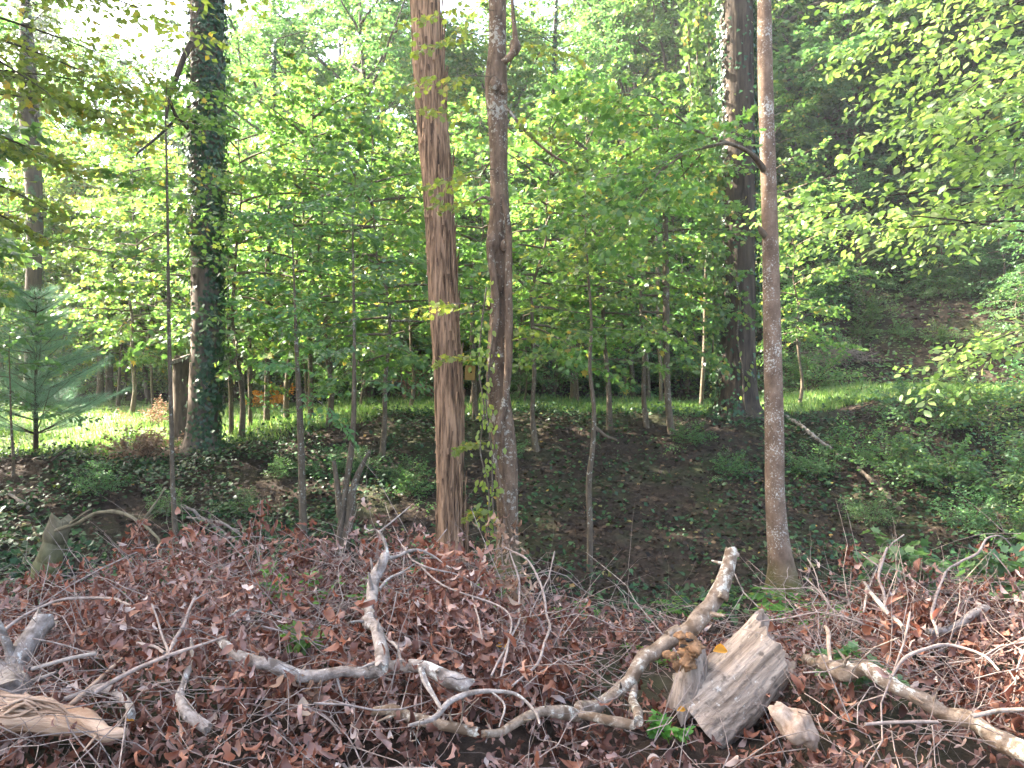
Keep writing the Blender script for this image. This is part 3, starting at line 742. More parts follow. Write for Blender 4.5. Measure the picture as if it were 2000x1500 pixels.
for (yy, pxs, jit) in ((26.5, range(-300, 2350, 165), 70), (32, range(-350, 2400, 150), 70), (40, range(-300, 2400, 120), 60), (52, range(-300, 2400, 110), 60)):
    for px in pxs:
        px = px + r.uniform(-jit, jit); y_ = yy + r.uniform(-2.2, 2.2)
        if yy < 28 and 1080 < px < 1420: y_ += 4
        zone = "l" if px < 780 else ("c" if px < 1480 else "r")
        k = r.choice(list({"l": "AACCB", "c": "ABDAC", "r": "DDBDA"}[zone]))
        place(k, G(px, y_), r.uniform(0, 6.28), r.uniform(.75, 1.1) * ((.8 if yy < 30 else .62) if zone == "l" else .95), LAB[(zone, k)], HILLG)

# understory: maples and shrubs between the lane and the hillside
UNDG = "understory saplings along the lane"
protos["E"] = make_tree("maple_sapling", "", "tree", T0, 111, 6.2, .05, 1.8, 30, 2.0, .125, M_LIME, M_SAP, MAPLE, 13, 10, droop=.2, flat=.45, elev=(0, .5), topL=.5, wob=.6)
protos["F"] = make_tree("maple_sapling", "", "tree", T0, 112, 7.5, .06, 2.2, 32, 2.3, .13, M_LIME, M_SAP, MAPLE, 13, 10, droop=.15, flat=.5, elev=(0, .6), topL=.5, wob=.6)
protos["H"] = make_tree("beech_sapling", "", "tree", T0, 113, 5.0, .04, .5, 32, 1.7, .115, M_SHADE, M_SAP, OVAL, 13, 11, droop=.25, flat=.5, elev=(-.05, .5), topL=.5, wob=.6)
def shrub(name, seed, H, n, mat, ls, tmpl=OVAL, rad=1.0):
    r = np.random.default_rng(seed); root = thing(name, "", "shrub", T0); w, lv = Geo(), Geo()
    for i in range(n):
        az = r.uniform(0, 6.28); e = r.uniform(.5, 1.45); d = np.array([math.cos(az) * math.cos(e), math.sin(az) * math.cos(e), math.sin(e)])
        limb(w, lv, r, np.array([r.normal(0, .1), r.normal(0, .1), -.05]), d, H * r.uniform(.6, 1.1), .012, 13, 9, ls, tmpl, .25, .6, .25)
    link("stems", w.mesh(name + "_stems", M_SAP), root); link("foliage", lv.mesh(name + "_foliage", mat), root)
    return root
protos["S"] = shrub("leafy_shrub", 121, 1.7, 16, M_MID, .09)
protos["T"] = shrub("leafy_shrub", 122, 1.3, 18, M_SHADE, .08)
protos["U"] = shrub("leafy_shrub", 123, 2.2, 18, M_LIME, .1)
UL = {"E": "lime green maple sapling", "F": "taller lime green maple sapling", "H": "blue-green beech sapling", "S": "mid-green leafy shrub", "T": "low blue-green leafy shrub", "U": "tall lime green leafy shrub"}
def zone_name(px): return "left of the ivy-clad trunk" if px < 400 else "between ivy-clad and shaggy trunks" if px < 860 else "right of the middle trunks" if px < 1440 else "right of the lichen-spotted trunk"
def under(k, px, y_, sc=1.0, where=None, rz=None):
    gp = UNDG if k in "EFH" else "leafy shrubs along the lane"
    place(k, G(px, y_), r.uniform(0, 6.28) if rz is None else rz, sc, UL[k] + " " + (where or "behind the lane, " + zone_name(px)), gp)
for px, y_, k, sc in [(-60, 24, "F", 1), (120, 25, "E", 1), (230, 23.5, "F", .9), (330, 25, "F", 1), (300, 21, "E", .8), (470, 24, "F", 1), (560, 25, "E", 1.1), (640, 23, "F", 1), (720, 24.5, "E", 1), (790, 23, "F", .8),
        (600, 20.5, "E", .8), (700, 19.5, "H", .8), (800, 21, "H", .9), (930, 24, "F", 1), (1010, 22.5, "E", 1), (1080, 24, "F", 1), (1130, 21, "E", .75), (1020, 19.5, "H", .7), (1360, 24.5, "F", .9), (1480, 24, "F", 1), (1560, 23, "H", .9), (1570, 21, "H", .6),
        (1690, 24, "H", .8), (1830, 23, "H", .8), (1950, 22, "H", .9), (2080, 20, "H", 1.2), (1760, 27, "H", 1), (1900, 27, "H", 1.4), (1640, 27, "H", 1.4), (1250, 29, "F", 1.1), (1180, 27, "F", 1), (1420, 28, "H", 1.4)]:
    under(k, px, y_, sc)
for px in range(-100, 1560, 85):
    under(r.choice(list("STU")), px + r.uniform(-30, 30), float(lane_far((px - 1000) / FPX * 24)) + r.uniform(.3, 3), r.uniform(.6, 1.1))
for px in range(1560, 2200, 60):
    for q in range(2): under(r.choice(list("SSTU")), px + r.uniform(-30, 30), r.uniform(19.5, 26), r.uniform(.6, 1.1))
for px, y_, k, sc, w_ in [(255, 19.5, "F", .95, "on the grass left of the ivy-clad trunk"), (470, 14.2, "E", 1.05, "just right of the ivy-clad trunk, before the lane"), (560, 16.0, "F", .95, "on the lane edge behind the dogwood sapling"),
        (640, 14.8, "F", .9, "before the lane behind the forked sapling"), (745, 13.2, "E", .95, "on the bank left of the shaggy trunk"), (1050, 13.4, "E", 1.0, "on the bank just right of the vine-wrapped trunk"), (1190, 14.5, "F", .9, "on the bank behind the crooked sapling"),
        (1265, 14.6, "E", 1.0, "on the bank left of the furrowed trunk"), (920, 17.5, "F", .9, "behind the two middle trunks on the lane edge"), (1560, 16.5, "E", .75, "just right of the lichen-spotted trunk on the lane edge"), (800, 18, "E", 1.0, "on the lane edge left of the shaggy trunk")]:
    under(k, px, y_, sc, w_)
for px in range(-80, 1560, 95):
    under(r.choice(list("EEFH")), px + r.uniform(-30, 30), r.uniform(23.5, 28), r.uniform(.9, 1.3))
for i, (px, y_) in enumerate([(1560, 29), (1650, 30), (1740, 29), (1830, 27), (1920, 26), (2010, 25), (1600, 34), (1700, 35), (1790, 33), (1880, 32), (1970, 31), (2060, 30)]):
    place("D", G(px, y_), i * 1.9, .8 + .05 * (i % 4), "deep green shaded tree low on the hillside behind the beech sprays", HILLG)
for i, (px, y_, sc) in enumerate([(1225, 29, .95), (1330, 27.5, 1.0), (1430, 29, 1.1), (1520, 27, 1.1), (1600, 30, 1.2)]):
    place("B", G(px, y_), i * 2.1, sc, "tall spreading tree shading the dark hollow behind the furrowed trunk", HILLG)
for i, (px, y_, sc) in enumerate([(30, 30, .8), (190, 35, .85), (310, 33, .8), (420, 36, .9), (540, 32, .95), (660, 34, 1.0), (740, 30, .9), (90, 44, 1.1), (480, 46, 1.15)]):
    place("AB"[i % 2], G(px, y_), i * 2.3, sc, "tall back-lit tree on the left hillside, " + ("lime green" if i % 2 == 0 else "mid-green"), HILLG)
for i, (px, y_, sc) in enumerate([(1570, 22.5, .5), (1620, 23.5, .6), (1680, 22, .5), (1720, 24, .6), (1760, 21.5, .45), (1800, 23, .6), (1840, 20.8, .5), (1880, 22.4, .6), (1920, 20, .5), (1950, 21.6, .6), (1980, 19.4, .5), (1700, 26, .7), (1780, 25.4, .7), (1860, 24.8, .7), (1640, 26.5, .7), (1590, 25, .6)]):
    under("SHT"[i % 3] if i > 8 else "ST"[i % 2], px, y_, sc, "scattered on the steep slope at right")
for i, px in enumerate(range(420, 1420, 62)):
    under("UHSU"[i % 4], px + r.uniform(-20, 20), float(lane_far((px - 1000) / FPX * 24)) + r.uniform(.2, 1.8), r.uniform(.75, 1.05), "edging the lane " + ("left of the shaggy trunk" if px < 860 else "right of the middle trunks"))
# shrubs on the near bank at right and along the top of the bank
for px, y_, k, sc in [(1660, 12.8, "S", .55), (1760, 12, "S", .65), (1850, 11.4, "S", .75), (1960, 11, "T", .9), (2060, 10.5, "S", .9), (1590, 12.4, "T", .5), (1700, 10.6, "T", .45), (1800, 13.6, "T", .9), (1920, 13, "U", .7), (2030, 14, "T", 1.1), (1900, 10, "T", .5), (1990, 9.4, "S", .5)]:
    under(k, px, y_, sc, "on the near bank right of the lichen-spotted trunk")
for px, y_, k, sc in [(990, 13.2, "T", .4), (700, 12.6, "T", .4), (780, 12.2, "T", .45), (560, 12.3, "T", .35), (640, 12.5, "T", .5), (800, 11.5, "S", .45), (200, 10.8, "T", .45), (330, 10.4, "T", .35), (470, 10.8, "T", .35), (1340, 13.6, "S", .4), (1420, 12.5, "S", .35)]:
    under(k, px, y_, sc, "low on the shaded bank below the grass lane")

# ------------------------------------------------------------------ nearer trees at both edges of the picture
def edge_tree(name, label, px, y_, H, r0, seed, limbs, leaf, ls, bark, tmpl, top_nb=10, lean=0.0, up_leaf=None):
    r = np.random.default_rng(seed); b = G(px, y_); root = thing(name, label, "tree", b)
    k = np.linspace(0, 1, 9)
    path, rad = densify(np.stack([lean * k * H + .1 * np.sin(k * 7), .1 * np.sin(k * 5 + 1), k * H - .2, r0 * (1 - .8 * k) + r0 * .35 * np.exp(-k * 16)], -1), .2)
    wood, lv, tw = Geo(), Geo(), Geo()
    wood.tube(path, rad, 14, disp=ridged(9, .08, seed, 6))
    for (a0, b0, a1, b1, yy0, yy1, nt, nl) in limbs:
        s0, e0 = P(a0, b0, yy0) - b, P(a1, b1, yy1) - b
        tz = s0[2] - .2
        base = np.array([np.interp(tz, path[:, 2], path[:, q]) for q in range(3)])
        L0 = np.linalg.norm(s0 - base)
        if L0 > .15: tw.tube(np.array([base, (base + s0) / 2 + [0, 0, .06], s0]), [.03, .025, .02], 6)
        L = np.linalg.norm(e0 - s0)
        limb(tw, lv, r, s0, e0 - s0, L, .018, nt, nl, ls, tmpl, .1, .4, .08, curve=.1)
    for i in range(top_nb):
        f = (i + .5) / top_nb; z = H * .62 + H * .37 * f
        p = np.array([np.interp(z, path[:, 2], path[:, q]) for q in range(3)]); az = i * 2.4; e = .2 + .7 * f
        for j in range(3):
            limb(tw, lv, r, p, np.array([math.cos(az + j * .5) * math.cos(e), math.sin(az + j * .5) * math.cos(e), math.sin(e)]), (3.6 - 1.6 * f), .03, 16, 12, ls * 1.7, RHOMB, .1, .7)
    link("trunk", wood.mesh(name + "_trunk", bark), root); link("limbs", tw.mesh(name + "_limbs", bark), root); link("crown", lv.mesh(name + "_crown", leaf), root)
    return root
edge_tree("yellow_green_tree", "tree at the upper left edge with dark trunk and yellow-green overhanging sprays", -130, 8.6, 11, .17, 201,
    [(-70, -60, 200, 20, 8.4, 7.8, 22, 11), (-60, 60, 215, 125, 8.3, 7.9, 24, 12), (-60, 135, 230, 215, 8.4, 8.2, 26, 12), (-60, 180, 200, 300, 8.2, 7.6, 26, 12), (-40, 250, 140, 350, 8.6, 8.8, 22, 11), (-60, 90, 120, 240, 8.1, 7.4, 20, 10),
     (-60, 340, 110, 415, 8.3, 7.9, 20, 10), (-60, 390, 70, 470, 8.4, 8.3, 18, 9), (-60, 20, 290, 110, 9, 9.4, 22, 11), (0, 145, 160, 195, 8.3, 8.0, 22, 11)], M_YEL, .085, M_BARK4, MAPLE, 11, .015)
edge_tree("beech_tree", "beech at the right edge reaching pale sunlit sprays of leaves over the gully", 2190, 9.2, 11, .2, 202,
    [(2090, -60, 1720, 40, 9, 8.4, 26, 14), (2090, 10, 1700, 130, 9.2, 8.8, 28, 14), (2090, 60, 1790, 210, 8.8, 8.0, 26, 14), (2090, 110, 1680, 215, 9.3, 9.4, 28, 14), (2090, 150, 1760, 260, 8.9, 8.4, 26, 14), (2090, -20, 1650, 60, 9.5, 9.8, 28, 14), (2090, 200, 1820, 290, 9, 8.6, 24, 13), (2090, 250, 1890, 335, 8.7, 8.2, 22, 12),
     (2090, 345, 1800, 395, 9.3, 9.2, 24, 13), (2090, 360, 1525, 395, 9.6, 9.8, 30, 13), (2090, 430, 1560, 520, 9.3, 9.3, 28, 12), (2090, 470, 1640, 520, 8.8, 8.4, 26, 12), (2090, 620, 1850, 700, 8.8, 8.5, 20, 10), (2090, 640, 1800, 790, 9.0, 8.8, 20, 10)],
    M_BEECH, .115, M_BARK4, OVAL, 4)
# off-frame trees added at left to shade the bank and the brush pile
for i, (x_, y_, k, sc) in enumerate([(-11.5, 11.5, "B", .9), (-13, 7.0, "A", .9), (-10.5, 3.5, "A", .85), (-14.5, 3, "B", .9), (-17, 10, "B", 1.0), (-9, 7.8, "C", 1.0), (-16.5, 13.8, "B", 1.0)]):
    place(k, (x_, y_, float(Z(x_, y_))), i * 1.3, sc, ["tall mid-green tree", "lime green tree", "lime green tree", "tall mid-green tree", "tall mid-green tree", "small yellow-green tree", "tall mid-green tree"][i] + " added out of frame at left for shade", "off-frame trees added for shade")

# traced saplings ----------------------------------------------------------
def sapling(name, label, pts, y_, top_px, seed, nl_, L, leaf, ls, tmpl=MAPLE, from_py=None, bark=M_SAP, nt=12, nlv=9, elev=(0, .4), extra=None):
    r = np.random.default_rng(seed); c = [[*P(a, q, y_), w * (.72 if y_ < 12 else .85) / FPX * y_] for a, q, w in pts][::-1]
    x0 = c[0][0]; zg = float(Z(x0, y_)); c = [[x0, y_, zg - .1, c[0][3] * 1.2]] + [q for q in c if q[2] > zg + .05]
    e, e2 = np.array(c[-1]), np.array(c[-2]); d = nrm(e[:3] - e2[:3])
    c.append([*(e[:3] + d * .6), e[3] * .55]); c.append([*(e[:3] + d * 1.2 + [.05, 0, 0]), .002])
    c = np.array(c); b = np.array([x0, y_, zg]); c[:, :3] -= b
    path, rad = densify(c, .08); root = thing(name, label, "sapling", b)
    wood, lv = Geo(), Geo(); wood.tube(path, rad, 8)
    for e in (extra or []):
        pth, rd = px_path(e, y_, y_, .08); wood.tube(pth - b, rd, 7)
    zf = EYE - (from_py - 750) / FPX * y_ - zg
    for i in range(nl_):
        f = (i + r.uniform()) / nl_; z = zf + (path[-1, 2] - zf) * f; p = np.array([np.interp(z, path[:, 2], path[:, q]) for q in range(3)])
        az = i * 2.4 + r.normal(0, .4); e = elev[0] + (elev[1] - elev[0]) * f + r.normal(0, .1)
        limb(wood, lv, r, p, np.array([math.cos(az) * math.cos(e), math.sin(az) * math.cos(e), math.sin(e)]), L * (1 - .45 * f) * r.uniform(.7, 1.2), .006, nt, nlv, ls, tmpl, .12, .45, .15)
    link("stem", wood.mesh(name + "_stem", bark), root); link("leaves", lv.mesh(name + "_leaves", leaf), root)
    return root
sapling("maple_sapling", "thin straight maple sapling in front of the ivy-clad trunk, lime leaves at its top", [(325, 300, 3), (328, 470, 4), (330, 640, 5), (334, 800, 6), (338, 960, 7), (345, 1065, 8)], 9.6, 300, 301, 15, 1.25, M_LIME, .085, from_py=600)
sapling("dogwood_sapling", "olive-stemmed sapling with blue-green leaf tiers, left of the forked one", [(575, 560, 3), (580, 700, 6), (586, 820, 9), (590, 940, 10), (592, 1045, 12)], 9.8, 560, 302, 14, 1.0, M_SHADE, .085, OVAL, from_py=780)
sapling("forked_sapling", "sapling with two leaning stems growing from one foot near the shaggy trunk", [(690, 520, 3), (692, 700, 5), (688, 860, 8), (672, 980, 9), (663, 1065, 11)], 9.4, 520, 303, 16, 1.15, M_SHADE, .085, OVAL, from_py=750,
        extra=[[(722, 880, 3), (700, 925, 6), (688, 960, 8), (684, 1010, 9), (672, 1070, 10)], [(652, 900, 4), (660, 960, 6), (664, 1010, 7)]])
sapling("crooked_sapling", "slim crooked sapling standing alone on the leaf litter right of the middle trunks", [(1148, 520, 3), (1155, 640, 4), (1152, 720, 5), (1160, 800, 6), (1157, 880, 7), (1150, 940, 8), (1152, 1020, 8), (1152, 1110, 9)], 8.9, 520, 304, 17, 1.15, M_LIME, .08, MAPLE, from_py=715,
        extra=[[(1205, 860, 2), (1180, 850, 3), (1163, 835, 4)]])
sapling("pale_sapling", "tall pale sapling stem before the dark hollow left of the furrowed trunk", [(1298, 380, 5), (1300, 480, 7), (1301, 600, 8), (1302, 720, 8), (1306, 800, 8), (1313, 880, 8)], 14.2, 380, 305, 12, 1.4, M_LIME, .1, MAPLE, from_py=560)
for i, (pts, y_, fp, lab) in enumerate([
    ([(1222, 540, 4), (1226, 650, 5), (1236, 750, 6)], 23, 600, "thin bare-stemmed sapling in the dark hollow, leftmost of its row"),
    ([(1252, 520, 3), (1258, 650, 4), (1266, 745, 5)], 22.5, 590, "thin bare-stemmed sapling in the dark hollow, second of its row"),
    ([(1283, 500, 4), (1287, 650, 5), (1291, 785, 5)], 20, 580, "thin sapling stem just left of the tall pale one in the hollow"),
    ([(1332, 520, 3), (1336, 640, 4), (1342, 720, 4)], 23, 600, "thin bare sapling stem just right of the tall pale one"),
    ([(1378, 560, 4), (1376, 680, 5), (1370, 795, 6)], 17.5, 640, "dark thin sapling at the left side of the furrowed trunk"),
    ([(1120, 520, 6), (1121, 620, 7), (1121, 720, 8)], 22, 600, "stout pale sapling stem behind the crooked sapling's leaves"),
    ([(446, 600, 4), (449, 720, 5), (452, 830, 6)], 14.8, 760, "thin sapling just right of the ivy-clad trunk's foot"),
    ([(485, 600, 4), (488, 720, 5), (489, 820, 5)], 15.2, 760, "thin sapling second to the right of the ivy-clad trunk"),
    ([(524, 480, 6), (523, 640, 7), (521, 820, 8)], 15.4, 700, "sturdier dark sapling third to the right of the ivy-clad trunk"),
    ([(922, 600, 5), (924, 700, 6), (928, 800, 7)], 15, 640, "thin trunk holding the tan board between the middle trunks"),
    ([(605, 560, 4), (606, 700, 5), (607, 815, 6)], 16, 700, "thin grey sapling at the lane edge behind the dogwood sapling"),
    ([(172, 530, 4), (180, 600, 6), (195, 690, 7)], 24, 580, "pale grey sapling stem left of the ivy-clad trunk, behind the lane"),
    ([(20, 760, 2), (22, 830, 3), (26, 895, 4)], 11.3, 800, "thin dark sapling before the grass at the left edge")]):
    sapling("thin_sapling", lab, pts, y_, 0, 320 + i, 8, 1.1, M_LIME if i % 2 else M_SHADE, .11, RHOMB, from_py=fp, nt=10, nlv=8)

# far trunks seen through the leaves
for i, (pts, y_, m, lab, piv) in enumerate([
    ([(55, 180, 17), (62, 300, 16), (68, 420, 15), (66, 540, 14), (64, 760, 16)], 21, M_BARK4, "dark vine-hung trunk at the left behind the young pine", True),
    ([(534, 330, 6), (533, 400, 9), (530, 500, 9), (528, 640, 9), (524, 790, 10)], 23, M_BARK4, "dark ivy-hung trunk seen between the ivy-clad and shaggy trunks", True),
    ([(1678, 180, 12), (1672, 240, 16), (1668, 300, 20), (1662, 365, 24), (1655, 420, 26)], 27, M_BARK4, "dark thick broken trunk on the hillside at upper right", False),
    ([(1640, 160, 5), (1630, 240, 6), (1615, 330, 7), (1610, 420, 7)], 27.5, M_BARK4, "thin dark leaning trunk left of the broken one, on the hillside", False),
    ([(1742, 160, 5), (1738, 250, 6), (1734, 340, 7), (1733, 420, 7)], 28, M_BARK4, "thin dark upright trunk right of the broken one, on the hillside", False),
    ([(1668, 230, 3), (1672, 300, 4), (1676, 370, 5), (1678, 440, 5)], 26, M_SAP, "pale slender stem standing before the broken trunk", False),
    ([(1083, 180, 6), (1080, 300, 8), (1077, 430, 10), (1072, 560, 11), (1070, 760, 12)], 24, M_BARK4, "dark trunk right of the vine-wrapped one, half hidden by leaves", True),
    ([(210, 560, 5), (212, 660, 6), (214, 780, 6)], 24.5, M_SAP, "slender pale trunk deep in the undergrowth left of the ivy-clad tree", False),
    ([(455, 560, 8), (458, 680, 9), (460, 790, 10)], 25, M_BARK4, "dark trunk close behind the ivy-clad tree's right side", False)]):
    base, c = traced_trunk(pts, y_, pts and (EYE - (pts[0][1] - 750) / FPX * y_ + (4 if y_ < 26.5 else 1.2)), 0)
    pth, rd = densify(c, .15); root = thing("far_trunk", lab, "tree", base)
    w = Geo(); w.tube(pth, rd, 14, disp=ridged(7, .1, i, 4)); link("trunk", w.mesh("far_trunk", m), root)
    rr_ = np.random.default_rng(500 + i); lv, wd = Geo(), Geo()
    for j in range(10):
        z = pth[-1, 2] * (.72 + .28 * rr_.uniform()); p = np.array([np.interp(z, pth[:, 2], pth[:, q]) for q in range(3)]); az = j * 2.4
        limb(wd, lv, rr_, p, np.array([math.cos(az), math.sin(az), .4]), 2.2, .02, 12, 10, .14, RHOMB, .15, .6)
    link("limbs", wd.mesh("far_limbs", m), root); link("crown", lv.mesh("far_crown", M_MID), root)
    if piv: trunk_ivy(root, base, pth, rd, 1600, 600 + i, lambda a, py: np.clip(.4 + .5 * np.sin(py * .02 + a), 0, 1), M_IVY, (.08, .15))

# young pine at the left
r = np.random.default_rng(71); b = G(70, 12.6); pine = thing("young_pine", "young feathery blue-green pine at the left edge of the grass", "pine", b)
w, lv = Geo(), Geo(); H = 2.8
w.tube(np.stack([np.zeros(8), np.zeros(8), np.linspace(-.1, H, 8)], -1), np.linspace(.045, .006, 8), 8)
ndl = (np.array([[-.012, 0, 0], [.012, 0, 0], [0, 1, -.12]]), np.array([[0, 1, 2]]))
for lv_i in range(11):
    z = .35 + (H - .3) * lv_i / 11; nb_ = 7
    for j in range(nb_):
        az = j * 6.28 / nb_ + lv_i * .7 + r.normal(0, .15); L = (1.3 - 1.0 * lv_i / 11) * r.uniform(.5, 1.25); d = np.array([math.cos(az), math.sin(az), r.uniform(.05, .6)])
        tt = np.linspace(0, 1, 6); bp = np.array([0, 0, z]) + d * L * tt[:, None] + np.array([0, 0, 1]) * (.12 * L * tt ** 2)[:, None]
        w.tube(bp, np.linspace(.012, .003, 6), 5)
        n = int(950 * L); k = r.uniform(.25, 1.0, n); side = np.cross(nrm(d), [0, 0, 1.0])
        off = r.normal(0, 1, n) * .22 * L * (1.15 - k)
        pos = np.stack([np.interp(k, tt, bp[:, q]) for q in range(3)], -1) + side * off[:, None]
        ax = nrm(nrm(d) * .8 + side * np.sign(off)[:, None] * .4 + r.normal(0, .55, (n, 3)))
        lv.leaves(pos, ax, r.normal(0, 1, (n, 3)), r.uniform(.08, .15, n), ndl)
link("trunk", w.mesh("pine_trunk", M_BARK4), pine); link("needles", lv.mesh("pine_needles", M_PINE), pine)

# ------------------------------------------------------------------ small things by the lane
def lump(g, c, rad, seed, amp=.3, n=14, sq=(1, 1, 1)):
    r = np.random.default_rng(seed); th = np.linspace(0, math.pi, n); ph = np.linspace(0, 2 * math.pi, n * 2, endpoint=False)
    T, F = np.meshgrid(th, ph, indexing='ij'); d = np.stack([np.sin(T) * np.cos(F), np.sin(T) * np.sin(F), np.cos(T)], -1)
    rr_ = np.ones(T.shape)
    for k in range(7):
        v = r.normal(0, 1, 3); rr_ = rr_ + amp * .4 * np.sin((d @ v) * (1.5 + k) + r.uniform(0, 6)) / (1 + .35 * k)
    v = np.asarray(c) + d * rr_[..., None] * rad * np.asarray(sq); m = n * 2
    i = np.arange(n - 1)[:, None] * m; j = np.arange(m)[None]; k = (j + 1) % m
    g.add(v.reshape(-1, 3), None, np.stack([i + j, i + m + j, i + m + k, i + k], -1).reshape(-1, 4))
b = P(918, 728, 14.8); bd = thing("tan_board", "small tan rectangular board fixed to a thin trunk between the middle trunks", "sign", b)
def boxg(g, c, h):
    c, h = np.array(c), np.array(h); v = np.array([[sx, sy, sz] for sx in (-1, 1) for sy in (-1, 1) for sz in (-1, 1)]) * h + c
    g.add(v, None, [(0, 1, 3, 2), (4, 6, 7, 5), (0, 4, 5, 1), (2, 3, 7, 6), (0, 2, 6, 4), (1, 5, 7, 3)])
g = Geo(); boxg(g, (0, 0, 0), (.1, .012, .145)); o = link("panel", g.mesh("tan_board_panel", M_BOARD, False), bd); o.rotation_euler = (0, .05, 0)
g = Geo(); lump(g, (.02, -.014, .01), .018, 3, .2, 8, (1, .3, 1)); link("dark_mark", g.mesh("tan_board_mark", M_DARK), o)  # flat dark lump on the panel face; nothing is cut
# broken stump with a slanted pale top beside the ivy-clad tree
b = G(357, 14.2); st = thing("broken_stump", "broken square-looking stump with a slanted pale top beside the ivy-clad trunk", "stump", b)
zt = EYE - (705 - 750) / FPX * 14.2 - b[2]
g = Geo(); g.tube(np.stack([np.zeros(9), np.zeros(9), np.linspace(-.1, zt, 9)], -1), np.linspace(.2, .17, 9), 16, True, ridged(7, .12, 9, 3)); link("trunk", g.mesh("broken_stump_trunk", M_BARK1), st)
g = Geo(); boxg(g, (-.02, -.02, 0), (.2, .2, .035)); o = link("bark_cap", g.mesh("broken_stump_cap", M_PALE, False), st, (0, 0, zt + .05)); o.rotation_euler = (.15, -.35, .2)
# root mound, twig heap, orange bush
def heap(name, label, cat, px, y_, w_, h_, n, mat, seed, soil=None, rad=.008):
    r = np.random.default_rng(seed); b = G(px, y_); root = thing(name, label, cat, b); g = Geo()
    p = np.stack([r.normal(0, w_ * .4, n), r.normal(0, .3, n), r.uniform(0, h_, n)], -1); p[:, 2] *= np.exp(-(p[:, 0] / w_) ** 2)
    d = nrm(np.stack([r.normal(0, 1, n), r.normal(0, .5, n), r.normal(0, .45, n)], -1)) * r.uniform(.15, .5, (n, 1))
    g.prisms(p - d, p + d, rad, rad * .5); link("twigs", g.mesh(name + "_twigs", mat), root)
    if soil:
        g = Geo(); lump(g, (0, .2, h_ * .3), .5 * h_, seed, .35, 16, (w_ / h_ * 1.3, .8, 1)); link("soil", g.mesh(name + "_soil", soil), root)
heap("root_mound", "reddish mound of roots and soil behind the shaggy trunk, past the lane", "mound", 815, 22.5, .75, 1.0, 160, M_DEADR, 81, M_CLAY)
heap("twig_heap", "heap of pinkish bare twigs at the foot of the hillside right of the lichen-spotted trunk", "brush heap", 1640, 21.3, .9, .55, 260, M_TWIG, 82)
shr = shrub("orange_bush", 131, .9, 10, M_ORANGE, .1); shr.location = tuple(G(530, 22)); shr["label"] = "small orange-leaved bush behind the lane, right of the ivy-clad trunk"; shr["category"] = "bush"
shr = shrub("yellow_brown_bush", 132, 1.5, 9, M_DEADT, .09); shr.location = tuple(G(300, 17)); shr.scale = (.6,) * 3; shr["label"] = "tan-yellow withered bush left of the ivy-clad trunk, at the lane edge"; shr["category"] = "bush"
shr = shrub("dry_bush", 133, .8, 14, M_DEADT, .07); shr.location = tuple(G(270, 12.4)); shr["label"] = "low dry brown brush at the near edge of the grass, left of the ivy-clad trunk"; shr["category"] = "bush"

def mound(x, y):
    x = np.asarray(x, float); y = np.asarray(y, float); xs_ = x / np.maximum(y, .5) * 4.3
    A = np.interp(xs_, [-4, -3, -1.5, -.4, .1, .6, 1.2, 1.7, 2.3, 3.4], [.24, .28, .43, .42, .22, .12, .1, .2, .3, .32])
    n = .05 * np.sin(x * 4.1 + y * 2.3) + .04 * np.sin(x * 7.7 - y * 5.1) + .03 * np.sin(y * 9.1 + x * 3)
    e = smooth(2.0, 3.3, y) * smooth(6.1, 4.9, y)
    return (A + n) * e
def pile(x, y): return Z(x, y) + mound(x, y)
def pile_hit(px, py, lift):
    """distance at which the view ray meets the top of the brush pile"""
    ys = np.linspace(2.2, 8, 900); pz = EYE - (py - 750) / FPX * ys; gz = pile((px - 1000) / FPX * ys, ys) + lift
    m_ = pz < gz
    return float(ys[np.argmax(m_)]) if m_.any() else 99.0
def on_pile(pts, y0, y1, lift=None):
    n = len(pts)
    if lift is None: lift = .24 if max(p[2] for p in pts) < 8 or pts[0][1] - pts[-1][1] > 150 and pts[0][0] - pts[-1][0] < 60 and y0 > 3.6 else .11
    ys = np.linspace(y0, y1, n)
    if y0 < 5.6: ys = np.array([min(ys[i], pile_hit(p[0], p[1], lift)) for i, p in enumerate(pts)])
    return densify([[*P(p[0], p[1], y), p[2] / FPX * y] for p, y in zip(pts, ys)], .025)
